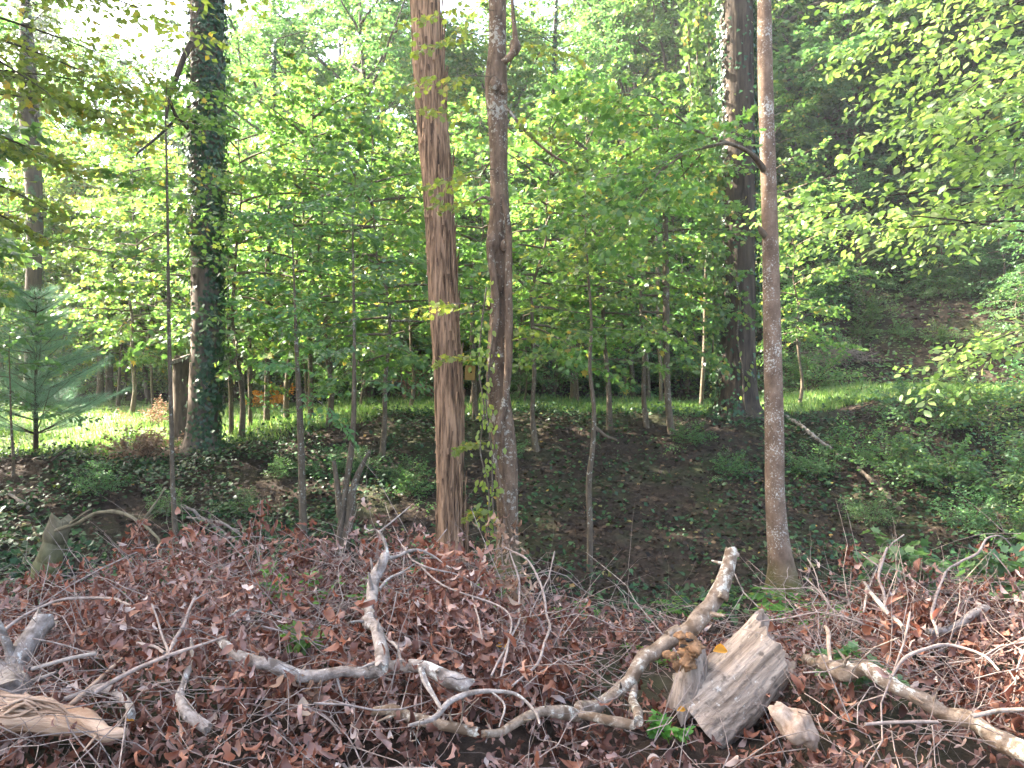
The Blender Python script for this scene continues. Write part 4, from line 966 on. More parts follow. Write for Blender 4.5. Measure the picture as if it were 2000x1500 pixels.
# ------------------------------------------------------------------ branches lying on the bank
def branch(name, label, segs, mat, cat="branch", group=None, cap=True, sides=9, end_mat=None):
    """segs: list of (pts, y0, y1, part name); the first is the main stem"""
    a = segs[0]; b = on_pile(*a[:3])[0][0]; root = thing(name, label, cat, b, group); stem = None
    for pts, y0, y1, pn in segs:
        pth, rd = on_pile(pts, y0, y1); rd = rd * (.72 if max(p[2] for p in pts) < 8 else 1); g = Geo(); q_ = np.random.default_rng(int(sum(p[0] for p in pts)))
        m_ = len(pth); f_ = np.linspace(0, 1, m_); rd = rd * (1 + .1 * np.interp(f_, np.linspace(0, 1, m_ // 3 + 2), q_.normal(0, 1, m_ // 3 + 2))); pth = pth + np.stack([np.interp(f_, np.linspace(0, 1, m_ // 4 + 2), q_.normal(0, 1, m_ // 4 + 2)) for _ in range(3)], -1) * min(rd.mean(), .035) * .35
        if .06 > rd.mean() > .012 and m_ > 8:
            for _ in range(int(2 + m_ / 9)):                  # snapped side twigs
                k_ = q_.integers(2, m_ - 2); d_ = nrm(q_.normal(0, 1, 3) + [0, -.3, .6]); l_ = rd[k_] * q_.uniform(1.6, 5); tt_ = np.linspace(0, 1, 4)[:, None]
                g.tube(pth[k_] - b + d_ * (rd[k_] * .5 + l_ * tt_) + q_.normal(0, .12, 3) * l_ * tt_ ** 2, rd[k_] * q_.uniform(.15, .34) * np.linspace(1.3, .5, 4), 6, True)
        g.tube(pth - b, rd, sides + 3, cap, ridged(5, .06, int(pts[0][0]) % 97, 3)); o = link(pn, g.mesh(name + "_" + pn, mat), root)
        if stem is None: stem = o
        elif pn in ("knot", "twig", "side_stub"): o.parent = stem
    return root
branch("leaning_stub", "short mossy leaning stub of a dead trunk left of the brush pile", [([(82, 1150, 24), (92, 1100, 24), (104, 1060, 23), (120, 1022, 20)], 6.6, 6.6, "trunk"),
    ([(108, 1036, 5), (150, 1022, 5.5), (195, 1001, 5), (240, 1003, 4.5), (280, 1026, 4), (305, 1050, 3.5), (318, 1095, 3)], 6.4, 5.6, "branch"), ([(136, 1022, 4), (158, 1008, 3), (176, 994, 2)], 6.3, 6.2, "branch"), ([(275, 1022, 4), (300, 990, 3), (322, 952, 2)], 5.7, 5.8, "branch")], M_MOSSY, "dead trunk")
branch("fallen_branch", "short pale broken stick on the ivy at the left edge", [([(20, 965, 4), (40, 980, 5), (58, 998, 5)], hit(20, 965, .08), hit(58, 998, .04), "stick")], M_PALE)
branch("fallen_branch", "pale branch lying on the bank just right of the lichen-spotted trunk", [([(1535, 812, 4), (1562, 830, 5), (1590, 852, 5), (1640, 890, 3)], hit(1535, 812, .12), hit(1640, 890, .03), "stick")], M_PALE)
branch("fallen_branch", "brown rotten log slanting down the bank right of the lichen-spotted trunk", [([(1675, 915, 5), (1715, 950, 7), (1760, 995, 6)], hit(1675, 915, .08), hit(1760, 995, .02), "stick")], M_BARK1)
branch("fallen_branch", "thin dark stick leaning over the grass at the left", [([(90, 905, 2), (115, 888, 3), (137, 872, 3)], 11.4, 11.6, "stick")], M_BARK4)
branch("fallen_branch", "grey fallen pole slanting across the bank above the left of the brush pile", [([(355, 985, 4), (420, 1030, 6), (480, 1070, 7)], hit(355, 985, .15), hit(480, 1070, .02), "stick"), ([(365, 1010, 3), (430, 1022, 4), (490, 1052, 4)], hit(365, 1010, .1), hit(490, 1052, .04), "twig")], M_TWIG)

# ------------------------------------------------------------------ foreground brush pile
r = np.random.default_rng(91)
def soil_core():
    xs = np.linspace(-4.6, 4.6, 150); ys = np.linspace(1.9, 6.2, 80); X, Y = np.meshgrid(xs, ys)
    v = np.stack([X, Y, Z(X, Y) + mound(X, Y) * .55 - .02], -1).reshape(-1, 3); i = np.arange(79)[:, None] * 150; j = np.arange(149)[None]
    g = Geo(); g.add(v, None, np.stack([i + j, i + j + 1, i + 151 + j, i + 150 + j], -1).reshape(-1, 4))
    tag(link("soil_mound", g.mesh("soil_mound", M_GROUND)), kind="structure")
soil_core()
# withered leaves: clumps hanging on buried twigs
def leaf_clumps(nc, per, mat, name, label, seed, size, xr=None, lift=.32):
    r = np.random.default_rng(seed)
    cy = 2.4 + 3.4 * r.beta(1.1, 1.1, nc); cx = r.uniform(-1, 1, nc) * (.7 * cy + .5)
    if xr is not None: cx = np.where(r.uniform(0, 1, nc) < .8, xr(r, nc) * cy / 4.3, cx)
    sx = cx / cy * 4.3
    keep = r.uniform(0, 1, nc) < np.interp(sx, [-4, -.3, .3, .9, 1.3, 1.7, 4], [1, 1, .75, .35, .3, .8, 1])
    cx, cy = cx[keep], cy[keep]; nc = len(cx)
    cz = pile(cx, cy) + r.uniform(-.05, lift, nc) * mound(cx, cy) / .4
    hang = nrm(np.stack([r.normal(0, .5, nc), r.normal(0, .5, nc), -np.ones(nc)], -1))
    s = r.uniform(0, .28, (nc, per)); pos = np.stack([cx, cy, cz], -1)[:, None] + hang[:, None] * s[..., None] + r.normal(0, .055, (nc, per, 3))
    ax = nrm(hang[:, None] * .9 + r.normal(0, .55, (nc, per, 3))); pos = pos.reshape(-1, 3); ax = ax.reshape(-1, 3)
    pos[:, 2] += .03 * np.sin(pos[:, 0] * 23) ; ok = pos[:, 2] > Z(pos[:, 0], pos[:, 1]) - .02; pos, ax = pos[ok], ax[ok]
    g = Geo(); add_dead(g, pos, ax, r.normal(0, 1, pos.shape) + np.array([0, -1.0, .4]), r.uniform(*size, len(pos)), seed)
    tag(link(name, g.mesh(name, mat)), label, "dead leaves", kind="stuff")
leaf_clumps(1350, 15, M_DEADM, "withered_leaves", "grey-brown withered leaves filling the brush pile", 92, (.035, .095))
leaf_clumps(650, 15, M_DEADR, "russet_leaves", "russet withered leaves in the brush pile", 93, (.045, .11))
# flat litter over the near ground
n = 3800; y = r.uniform(2.2, 6.2, n); x = r.uniform(-1, 1, n) * (.72 * y + .5)
pos = np.stack([x, y, Z(x, y) + mound(x, y) * .56 + r.uniform(0, .05, n)], -1)
g = Geo(); add_dead(g, pos, nrm(np.stack([r.normal(0, 1, n), r.normal(0, 1, n), r.normal(0, .3, n)], -1)), np.stack([r.normal(0, .5, n), r.normal(0, .5, n), np.ones(n)], -1), r.uniform(.05, .1, n), 94)
tag(link("ground_litter", g.mesh("ground_litter", M_DEADM)), "fallen leaves and bark scraps on the ground under the brush pile", "leaf litter", kind="stuff")

def dead_sprig(label, px, py, y_, rad, n, mat, seed, hang=1.0, long=1.0):
    r = np.random.default_rng(seed); y_ = min(y_, pile_hit(px, py, .02)); b = P(px, py, y_); root = thing("dead_leaf_sprig", label, "dead leaves", b, "withered sprigs sticking out of the brush pile")
    g = Geo(); rr_ = 1.2 * rad / FPX * y_; n = int(n * 1.3)
    gz = float(pile(b[0], b[1])) - b[2]
    top = np.array([0, 0, rr_ * long]); foot = np.array([r.normal(0, .1), r.normal(0, .08), min(gz, -.1)])
    pth, rd = densify([[*foot, .006], [*(foot * .5 + np.array([r.normal(0, .05), 0, 0])), .005], [0, 0, 0, .004], [*(top + np.array([r.normal(0, .03), 0, .02])), .0025]], .03); g.tube(pth, rd, 6)
    link("twig", g.mesh("sprig_twig", M_TWIG), root)
    pos = np.stack([r.normal(0, rr_ * .42, n), r.normal(0, rr_ * .4, n), r.uniform(-rr_, rr_, n) * long], -1)
    ax = nrm(np.stack([r.normal(0, .45, n), r.normal(0, .45, n), -np.ones(n) * hang], -1))
    g = Geo(); add_dead(g, pos + [0, 0, rr_ * .4], ax, r.normal(0, 1, (n, 3)), r.uniform(.06, .12, n), seed); link("withered_leaves", g.mesh("sprig_leaves", mat), root)
for i, (px, py, y_, rd, n, m, lab, lg) in enumerate([
    (272, 1050, 5.5, 22, 26, M_DEADR, "russet leaf tuft hanging under the arched branch of the mossy stub", 1.1), (388, 1060, 5.4, 26, 34, M_DEADR, "russet leaf tuft, highest one left of the forked sapling", 1),
    (345, 1078, 5.3, 20, 22, M_DEADR, "small russet leaf tuft low left of the highest one", 1), (245, 1118, 5.0, 28, 36, M_DEADR, "big russet leaf tuft at the left shoulder of the brush pile", 1.1),
    (302, 1128, 4.9, 20, 24, M_DEADR, "russet leaf tuft beside the big one at the left shoulder", 1.1), (362, 1140, 4.9, 28, 36, M_DEADR, "dark russet drooping tuft under the highest one", 1.2),
    (508, 1003, 5.7, 18, 14, M_DEADR, "sparse russet sprig standing highest against the dark bank", 1), (494, 1045, 5.6, 16, 16, M_DEADR, "thin drooping russet sprig below the sparse high one", 1.3),
    (440, 1090, 5.2, 26, 30, M_DEADM, "grey-brown leaf tuft at mid left crest of the pile", 1), (588, 1072, 5.4, 20, 24, M_DEADR, "upright russet tuft on the crest before the dogwood sapling", 1.4),
    (590, 1118, 5.1, 22, 26, M_DEADR, "bright russet tuft just below the upright one on the crest", 1), (640, 1100, 5.2, 30, 34, M_DEADM, "broad grey-brown tuft on the crest before the forked sapling", 1),
    (735, 1092, 4.8, 22, 24, M_DEADR, "russet tuft behind the top of the crooked white branch", 1), (850, 1165, 4.6, 48, 100, M_DEADR, "large dark russet clump right of the crooked white branch", 1.1),
    (800, 1225, 4.3, 42, 80, M_DEADR, "dark russet clump low beside the crooked white branch", 1), (905, 1170, 4.7, 34, 50, M_DEADR, "russet clump at the foot of the shaggy trunk", 1.1),
    (985, 1110, 5.2, 40, 60, M_DEADT, "tall tan hanging leaves before the foot of the vine-wrapped trunk", 1.9), (1000, 1200, 4.9, 40, 60, M_DEADT, "tan withered clump under the tall tan hanging leaves", 1.2),
    (90, 1175, 4.6, 50, 70, M_DEADR, "wide russet clump at the far left of the pile", .8), (415, 1195, 4.4, 26, 30, M_DEADR, "russet tuft above the end of the grey limb", 1),
    (1662, 1095, 5.2, 20, 18, M_DEADR, "small russet tuft hanging free right of the lichen-spotted trunk", 1), (1722, 1085, 5.2, 16, 14, M_DEADR, "small russet tuft on the thin upright fork at right", 1),
    (1922, 1088, 4.9, 18, 20, M_DEADR, "russet tuft hanging from the arching twig at right", 1.2), (1985, 1112, 4.8, 18, 24, M_DEADR, "russet tuft at the right edge above the pile", 1.4),
    (1895, 1182, 4.6, 24, 34, M_DEADR, "russet tuft above the pale stick at right", 1.2), (1698, 1195, 4.7, 30, 40, M_DEADR, "russet peak of leaves at the left shoulder of the right-hand pile", 1.2),
    (1790, 1230, 4.5, 36, 50, M_DEADR, "wide russet clump in the middle of the right-hand pile", .9), (590, 1370, 3.3, 36, 30, M_DEADT, "pale tan curled leaves at the bottom, below the grey limb", 1),
    (560, 1345, 3.4, 26, 26, M_DEADR, "russet curled leaves just above the pale tan ones at the bottom", 1), (1060, 1330, 3.6, 30, 34, M_DEADR, "russet clump left of the curved fallen branch", 1)]):
    dead_sprig(lab, px, py, y_, rd, n, m, 700 + i, long=lg)

BR = "branch"
branch("curved_branch", "thick curved lichen-blotched branch rising right to a sawn pale end", [([(940, 1432, 7), (1010, 1410, 9), (1080, 1395, 11), (1180, 1365, 12), (1240, 1312, 14), (1285, 1268, 15), (1340, 1226, 16), (1388, 1178, 17), (1412, 1130, 15), (1430, 1082, 15)], 3.15, 3.85, "stem"),
    ([(1240, 1320, 9), (1238, 1360, 9), (1245, 1405, 10)], 3.5, 3.45, "side_stub"), ([(1405, 1160, 9), (1417, 1163, 8), (1422, 1170, 5)], 3.68, 3.66, "knot"), ([(1330, 1232, 12), (1318, 1240, 10), (1310, 1246, 8)], 3.6, 3.55, "knot")], M_BROWNB, BR)
b_ = P(1430, 1082, 3.85); g = Geo(); ang = math.atan2(48, 18)
g.tube(np.array([[0, 0, 0], [.006, 0, .016], [.007, 0, .017]]), [.036, .034, .001], 12); eo = link("sawn_end", g.mesh("curved_branch_end", M_CUT), bpy.data.objects["curved_branch"]); eo.location = tuple(b_ - np.array(bpy.data.objects["curved_branch"].location))
branch("grey_limb", "grey horizontal limb with a crooked whitish branch rising from it, in the pile", [([(425, 1252, 9), (455, 1270, 11), (500, 1297, 11), (540, 1308, 12), (620, 1318, 12), (700, 1313, 13), (760, 1300, 14), (810, 1299, 13), (860, 1315, 14), (915, 1342, 14)], 3.75, 3.55, "stem"),
    ([(748, 1305, 14), (742, 1255, 13), (728, 1212, 12), (721, 1180, 12), (728, 1150, 12), (737, 1118, 11), (752, 1095, 9), (757, 1084, 7)], 3.66, 3.8, "branch"),
    ([(757, 1088, 6), (752, 1062, 5), (742, 1042, 4), (735, 1035, 3), (715, 1040, 2)], 3.8, 3.9, "branch"), ([(755, 1090, 6), (775, 1086, 5.5), (790, 1078, 5), (815, 1074, 4), (845, 1085, 3), (880, 1110, 2)], 3.8, 4.0, "branch"),
    ([(742, 1150, 4), (758, 1132, 3.5), (778, 1122, 3), (810, 1100, 2)], 3.75, 3.9, "branch"), ([(740, 1225, 4), (760, 1250, 4), (776, 1262, 4), (781, 1290, 3)], 3.65, 3.6, "branch"), ([(728, 1128, 4), (726, 1105, 3.5), (722, 1092, 3)], 3.8, 3.8, "branch"),
    ([(742, 1038, 3), (770, 1015, 2), (800, 990, 1.5)], 3.9, 4.1, "twig"), ([(820, 1302, 6), (830, 1335, 5), (858, 1375, 4)], 3.5, 3.3, "branch")], M_PALE, BR)
branch("pale_log", "short pale upright log tilted at the left edge of the pile", [([(10, 1365, 27), (35, 1310, 26), (58, 1262, 24), (85, 1215, 21)], 3.3, 3.5, "stem")], M_PALE, "log")
lg = branch("splintered_log", "splintered tan log lying at the bottom left corner", [([(-80, 1385, 36), (10, 1385, 34), (90, 1400, 30), (170, 1418, 22), (240, 1440, 8)], 2.95, 2.8, "stem")], M_SPLINT, "log")
r = np.random.default_rng(95)
for i in range(16):
    a0 = r.uniform(-20, 60); pth, rd = px_path([(a0, 1352 + r.uniform(0, 45), 3), (a0 + r.uniform(30, 60), 1360 + r.uniform(0, 45), 4), (a0 + r.uniform(70, 130), 1375 + r.uniform(0, 40), 1)], 2.72 - .004 * i, 2.66, .03)
    g = Geo(); g.tube(pth - np.array(lg.location), rd, 5); link("splinter", g.mesh("splinter", M_SPLINT), lg)
rl = branch("root_log", "pale log slanting to the lower right corner with a fibrous root collar", [([(1585, 1292, 12), (1640, 1300, 14), (1700, 1312, 14), (1760, 1338, 14), (1830, 1372, 16), (1905, 1415, 18), (1990, 1470, 18)], 3.5, 2.95, "stem")], M_BROWNB, "log")
g = Geo(); rlb = np.array(rl.location); c = P(1705, 1325, 3.35) - rlb
lump(g, c, .06, 5, .5, 14, (1, .8, 1))
for i in range(26):
    a0, b0 = 1705 + r.normal(0, 14), 1318 + r.normal(0, 10); pth, rd = px_path([(a0, b0, 3), (a0 - r.uniform(0, 18), b0 + r.uniform(10, 25), 2.5), (a0 - r.uniform(5, 30), b0 + r.uniform(30, 60), 1)], 3.3, 3.25, .02); g.tube(pth - rlb, rd, 4)
link("root_collar", g.mesh("root_collar", M_ROOT), rl)
branch("lower_log", "grey log half hidden along the bottom edge, centre", [([(735, 1382, 9), (790, 1398, 11), (860, 1414, 12), (930, 1428, 11)], 3.25, 3.2, "stem")], M_BROWNB, "log")
branch("bottom_log", "whitish bark slab low under the curved branch", [([(1135, 1398, 9), (1185, 1408, 11), (1235, 1416, 10)], 3.25, 3.2, "stem")], M_BROWNB, "log")
ck = thing("wood_chunk", "pale rounded chunk of broken wood at the bottom, below the stump", "wood", P(1550, 1412, 3.0)); g = Geo(); lump(g, (0, 0, 0), .08, 77, .45, 24, (1.1, 1.0, .75)); o = link("chunk", g.mesh("wood_chunk", M_CUT), ck); o.rotation_euler = (.2, .5, .3)
branch("upright_chunk", "pale weathered branch stub slanting up at lower left", [([(400, 1420, 12), (370, 1390, 11), (352, 1362, 9), (358, 1330, 7), (380, 1285, 5), (372, 1250, 3)], 3.1, 3.5, "stem")], M_PALE, BR)
branch("forked_twig", "long grey forked twig fanning out left of the grey limb", [([(188, 1352, 6), (225, 1328, 6.5), (262, 1308, 6), (330, 1280, 5.5), (385, 1262, 4), (445, 1245, 3)], 3.3, 3.5, "stem"), ([(328, 1282, 5), (340, 1255, 5), (356, 1225, 4.5), (372, 1185, 4), (382, 1165, 3)], 3.4, 3.6, "branch"),
    ([(330, 1275, 4), (318, 1240, 3), (306, 1205, 2.5), (296, 1180, 2)], 3.42, 3.6, "branch"), ([(378, 1172, 3), (395, 1163, 2), (430, 1150, 1.5)], 3.6, 3.7, "twig"), ([(322, 1276, 4), (300, 1262, 4), (270, 1256, 4)], 3.4, 3.4, "branch")], M_TWIG, BR)
branch("knobby_twig", "short knobby grey branch at the lower left", [([(125, 1362, 6), (165, 1350, 7), (190, 1345, 9), (215, 1352, 8), (240, 1368, 8), (255, 1392, 8)], 3.2, 3.1, "stem")], M_PALE, BR)
branch("grey_stick", "straight grey stick right of the tilted pale log", [([(65, 1308, 5), (120, 1290, 6), (188, 1276, 6)], 3.5, 3.55, "stem")], M_PALE, BR)
branch("bowed_twig", "long bowed grey twig arching over the left of the pile", [([(0, 1238, 4), (50, 1200, 4), (110, 1174, 4), (180, 1168, 3.5), (255, 1182, 3)], 3.9, 4.2, "stem")], M_TWIG, BR)
branch("arched_cane", "pale arched cane with a split joint, bottom centre", [([(800, 1420, 4), (850, 1398, 7), (880, 1372, 7), (920, 1356, 7), (965, 1350, 6), (1010, 1358, 5), (1045, 1385, 4), (1055, 1415, 3)], 3.2, 3.2, "stem"), ([(862, 1388, 5), (842, 1350, 5), (822, 1305, 4)], 3.25, 3.4, "branch"), ([(960, 1350, 3), (985, 1375, 3), (975, 1420, 2)], 3.2, 3.1, "twig")], M_PALE, BR)
branch("hoop_twigs", "looping pale twigs bowed over before the vine-wrapped trunk", [([(985, 1068, 2.5), (1030, 1095, 3), (1055, 1140, 3.5), (1068, 1195, 3.5), (1066, 1250, 3.5), (1045, 1300, 3), (1000, 1340, 3)], 4.6, 3.7, "stem"), ([(995, 1078, 2), (1012, 1130, 3), (1014, 1180, 3), (998, 1245, 3), (960, 1320, 3)], 4.6, 3.7, "stem"),
    ([(918, 1118, 2), (922, 1160, 2.5), (935, 1215, 2.5), (942, 1250, 2)], 4.4, 4.0, "stem"), ([(785, 1065, 2), (840, 1110, 2.5), (900, 1125, 2.5), (940, 1150, 2)], 4.3, 4.4, "stem"), ([(820, 1105, 2), (860, 1140, 2.5), (985, 1190, 2.5), (832 + 160, 1260, 3), (985, 1292, 3), (978, 1320, 2)], 4.0, 3.6, "stem")], M_TWIG, BR)
branch("pointed_stick", "pale pointed stick leaning left at the top of the right-hand pile", [([(1690, 1138, 3), (1715, 1175, 6), (1740, 1203, 6), (1768, 1226, 6)], 4.5, 4.2, "stem"), ([(1692, 1150, 3), (1690, 1175, 3), (1685, 1195, 2)], 4.5, 4.5, "twig")], M_PALE, BR)
branch("fork_stick", "thin upright forked twig above the pointed stick", [([(1732, 1068, 2), (1722, 1100, 4), (1716, 1128, 4), (1724, 1155, 4), (1728, 1188, 4)], 4.6, 4.4, "stem"), ([(1722, 1110, 2), (1700, 1095, 2), (1682, 1082, 1)], 4.6, 4.7, "twig")], M_TWIG, BR)
branch("right_stick", "pale stick with a knob lying across the right-hand pile", [([(1812, 1236, 6), (1850, 1230, 7), (1885, 1215, 7), (1925, 1188, 8)], 4.2, 4.3, "stem")], M_PALE, BR)
branch("arching_twig", "long reddish twig arching up to the right edge", [([(1832, 1240, 4), (1822, 1185, 4), (1842, 1128, 3.5), (1875, 1098, 3), (1912, 1078, 3), (1928, 1052, 2.5), (1950, 1046, 2), (1995, 1090, 2)], 4.3, 4.7, "stem")], M_TWIG, BR)
branch("bent_cane", "brown cane bent over the right-hand pile", [([(1742, 1318, 4), (1768, 1285, 4.5), (1810, 1268, 4.5), (1868, 1262, 4.5), (1920, 1280, 4), (1950, 1310, 3)], 3.5, 3.7, "stem")], M_TWIG, BR)
branch("stake_stick", "short upright yellowish stake right of the stump", [([(1611, 1222, 4), (1618, 1250, 5.5), (1621, 1292, 5)], 3.9, 3.8, "stem")], M_CUT, BR)
branch("corner_stick", "pale stick across the lower right corner", [([(1900, 1400, 6), (1950, 1390, 6), (2010, 1384, 6)], 3.2, 3.2, "stem")], M_PALE, BR)
branch("low_stick", "dull straight stick along the bottom right", [([(1690, 1415, 4), (1750, 1412, 5), (1830, 1408, 5)], 3.1, 3.1, "stem")], M_TWIG, BR)

# stump: short weathered log section tipped to the right, flared foot, rotten wood with painted-dark hollows on its left
sb = P(1425, 1345, 3.45); stump = thing("weathered_stump", "large weathered grey stump tipped to the right with streaked bare wood", "stump", sb)
def stump_disp(a, s):
    fl = (1 - s) ** 2
    w = a + .12 * np.sin(s * 4 + 2 * a) + .05 * np.sin(s * 11)
    return 1 + .3 * fl * np.maximum(np.cos(a * 2.5 + .6), 0) + .03 * np.sin(5 * w + 1) + .014 * np.sin(17 * w) + .012 * np.abs(np.sin(29 * w + 2 * np.sin(s * 7))) + .01 * np.sin(47 * w + 3 * np.sin(s * 9)) - .1 * s * np.maximum(np.sin(a + 2), 0)
r = np.random.default_rng(96); n = 60; m = 144; a = np.linspace(0, 2 * np.pi, m, endpoint=False); top = .3
jag = .045 * np.cos(a - 2.9) + .02 * np.sin(3 * a + 1) + np.interp(np.arange(m), np.arange(0, m, 3), r.uniform(-.012, .022, m // 3), period=m)
rings = []
for k in range(n):
    f = k / (n - 1); rr_ = (.172 - .022 * f) * stump_disp(a, np.full(m, f)) * (1 + r.normal(0, .004, m))
    rings.append(np.stack([.02 * math.sin(f * 3) + rr_ * np.cos(a), rr_ * np.sin(a), -.17 + (top + .17) * f + jag * f ** 3], -1))
last = rings[-1]; c_ = last.mean(0)
for k, (sc_, dz) in enumerate(((.94, .004), (.85, -.012), (.65, -.03), (.35, -.045), (.03, -.05))):
    q_ = c_ + (last - c_) * sc_; q_[:, 2] += dz + r.normal(0, .006, m) * (k > 0); rings.append(q_)
i = np.arange(len(rings) - 1)[:, None] * m; j = np.arange(m)[None]; k = (j + 1) % m
q = np.stack([i + j, i + k, i + m + k, i + m + j], -1)
g = Geo(); g.add(np.vstack(rings), None, q[:n - 1].reshape(-1, 4)); g2 = Geo(); g2.add(np.vstack(rings), None, q[n - 1:].reshape(-1, 4))
link("body", g.mesh("stump_body", M_STUMP), stump); link("broken_top", g2.mesh("stump_top", M_CUT), stump)
for o in stump.children: o.rotation_euler = (math.radians(8), math.radians(42), math.radians(0))
g = Geo(); c = P(1366, 1316, 3.42) - sb
g.tube(np.array([c + [-.06, .03, -.16], c + [-.04, .02, -.05], c + [-.02, .02, .06], c + [.0, .03, .11]]), [.085, .075, .06, .03], 24, True, ridged(7, .16, 33, 3)); link("root_flare", g.mesh("stump_flare", M_STUMP), stump)
rw = thing("rotten_wood", "crumbling orange-brown lump of rotten wood on the stump's left shoulder", "rotten wood", P(1345, 1262, 3.36)); g = Geo(); rb = np.array(rw.location)
for i in range(20):
    a0, b0 = 1345 + r.normal(0, 13), 1268 + r.normal(0, 11); lump(g, P(a0, b0, 3.36) - rb + [0, r.uniform(-.03, .03), 0], r.uniform(.018, .036), 40 + i, .75, 12, (r.uniform(.7, 1.4), .9, r.uniform(.5, 1.1)))
link("crumbled_mass", g.mesh("rotten_mass", M_FUNG), rw)
g = Geo()
for a0, b0 in ((1336, 1262), (1352, 1268), (1343, 1250)): lump(g, P(a0, b0, 3.335) - rb, .013, int(a0), .6, 8, (1.4, 1, .6))
link("hollow", g.mesh("rotten_hollow_shade", M_DARK), rw)  # dark-coloured lumps painting the shade of hollows; no opening is modelled
for px, py, y_, lab, sz, rz in ((1392, 1272, 3.32, "yellow fallen leaf lying on the stump beside the rotten wood", .085, .1), (968, 1262, 4.0, "orange-yellow fallen leaf caught in the twigs before the middle trunks", .1, .4), (262, 1408, 2.9, "small orange leaf at the bottom left", .06, 2), (1322, 1388, 3.3, "small orange leaf on the soil left of the stump", .05, .6)):
    g = Geo(); g.leaves(np.zeros((1, 3)), np.array([[math.cos(rz), .2, .12]]), np.array([[0, -.8, .7]]), sz, fan([(0, 0), (.1, .1), (.22, .3), (.26, .5), (.18, .75), (.05, .93), (0, 1), (-.06, .9), (-.2, .72), (-.27, .5), (-.2, .25), (-.08, .1)], .5, -.45), 1.0); o = link("yellow_leaf", g.mesh("yellow_leaf", M_ORANGE), None, P(px, py, y_)); tag(o, lab, "leaf")

# loose twigs all over the pile: each one a twig of its own
r = np.random.default_rng(97)
tw_mesh = []
for i in range(14):
    g = Geo(); L = r.uniform(.5, 1.4); n = 10; s = np.linspace(0, 1, n)
    bend = r.uniform(-.5, .5); z = bend * L * (s - s ** 2) * 2; xx = (s - .5) * L; yy = np.cumsum(r.normal(0, .02, n)) * L
    p = np.stack([xx, yy, z + np.cumsum(r.normal(0, .012, n)) * L], -1); rad0 = r.uniform(.002, .0055)
    g.tube(p, rad0 * (1 - .7 * s), 6)
    for j in range(r.integers(2, 6)):
        k = r.integers(2, n - 2); d = nrm(np.array([.7, r.normal(0, .8), r.normal(.2, .6)])); l2 = L * r.uniform(.15, .4)
        q = p[k] + d * np.linspace(0, 1, 5)[:, None] * l2 + np.array([0, 0, 1]) * (r.normal(0, .1) * np.linspace(0, 1, 5) ** 2 * l2)[:, None]; g.tube(q, rad0 * .55 * np.linspace(1, .35, 5), 5)
    tw_mesh.append(g.mesh("loose_twig", M_TWIG if i % 3 else M_PALE))
for i in range(230):
    y = r.uniform(2.5, 5.6); x = r.uniform(-1, 1) * (.7 * y + .3); sx = x / y * 4.3
    if .25 < sx < 1.7 and r.uniform() < .6: x += 2.2 * (1 if r.uniform() < .4 else -1)
    z = float(pile(x, y)) + r.uniform(-.06, .1)
    o = link("loose_twig", tw_mesh[i % 14], None, (x, y, z)); o.rotation_euler = (r.normal(0, .5), r.normal(0, .45), r.uniform(0, 6.28)); o.scale = (r.uniform(.6, 1.1),) * 3
    tag(o, "thin grey twig among withered leaves " + min([("by the tilted pale log", 50, 1280), ("by the splintered log", 90, 1400), ("by the long forked twig", 300, 1280), ("below the mossy stub", 130, 1170), ("by the highest russet tuft", 380, 1090), ("by the pale branch stub", 370, 1390), ("on the crest before the forked sapling", 640, 1120), ("left along the grey limb", 520, 1300), ("by the crooked whitish branch", 740, 1200),
            ("below the grey limb", 650, 1400), ("by the arched cane", 930, 1370), ("before the vine-wrapped trunk", 1000, 1180), ("along the curved branch", 1230, 1330), ("beside the stump", 1460, 1330), ("by the root log", 1720, 1350), ("by the pointed stick", 1720, 1190), ("by the arching twig", 1860, 1150), ("by the bent cane", 1880, 1270), ("in the lower right corner", 1950, 1400)],
            key=lambda q: abs(1000 + x / y * FPX - q[1]) + 1.5 * abs(750 - (z - EYE) / y * FPX - q[2]))[0], "twig", "loose twigs in the brush pile")

n = 1700; y = r.uniform(2.5, 5.7, n); x = r.uniform(-1, 1, n) * (.7 * y + .4); sx = x / y * 4.3
ok = r.uniform(0, 1, n) < np.interp(sx, [-4, 0, .5, 1.5, 1.9, 4], [1, 1, .5, .35, 1, 1]); x, y = x[ok], y[ok]; n = len(x)
p = np.stack([x, y, pile(x, y) + r.uniform(-.04, .2, n)], -1); d = nrm(np.stack([r.normal(0, 1, n), r.normal(0, .7, n), r.normal(.15, .55, n)], -1)); L = r.uniform(.05, .16, n)[:, None]; rd = r.uniform(.0012, .0036, n)
g = Geo()
for k in range(5):
    q = p + d * L; g.prisms(p, q, rd * (1 - .17 * k), rd * (1 - .17 * (k + 1))); p = q; d = nrm(d + r.normal(0, .22, (n, 3)) - np.array([0, 0, .08]))
tag(link("twig_tangle", g.mesh("twig_tangle", M_TWIG)), "fine grey twigs tangled all through the brush pile", "twigs", kind="stuff")

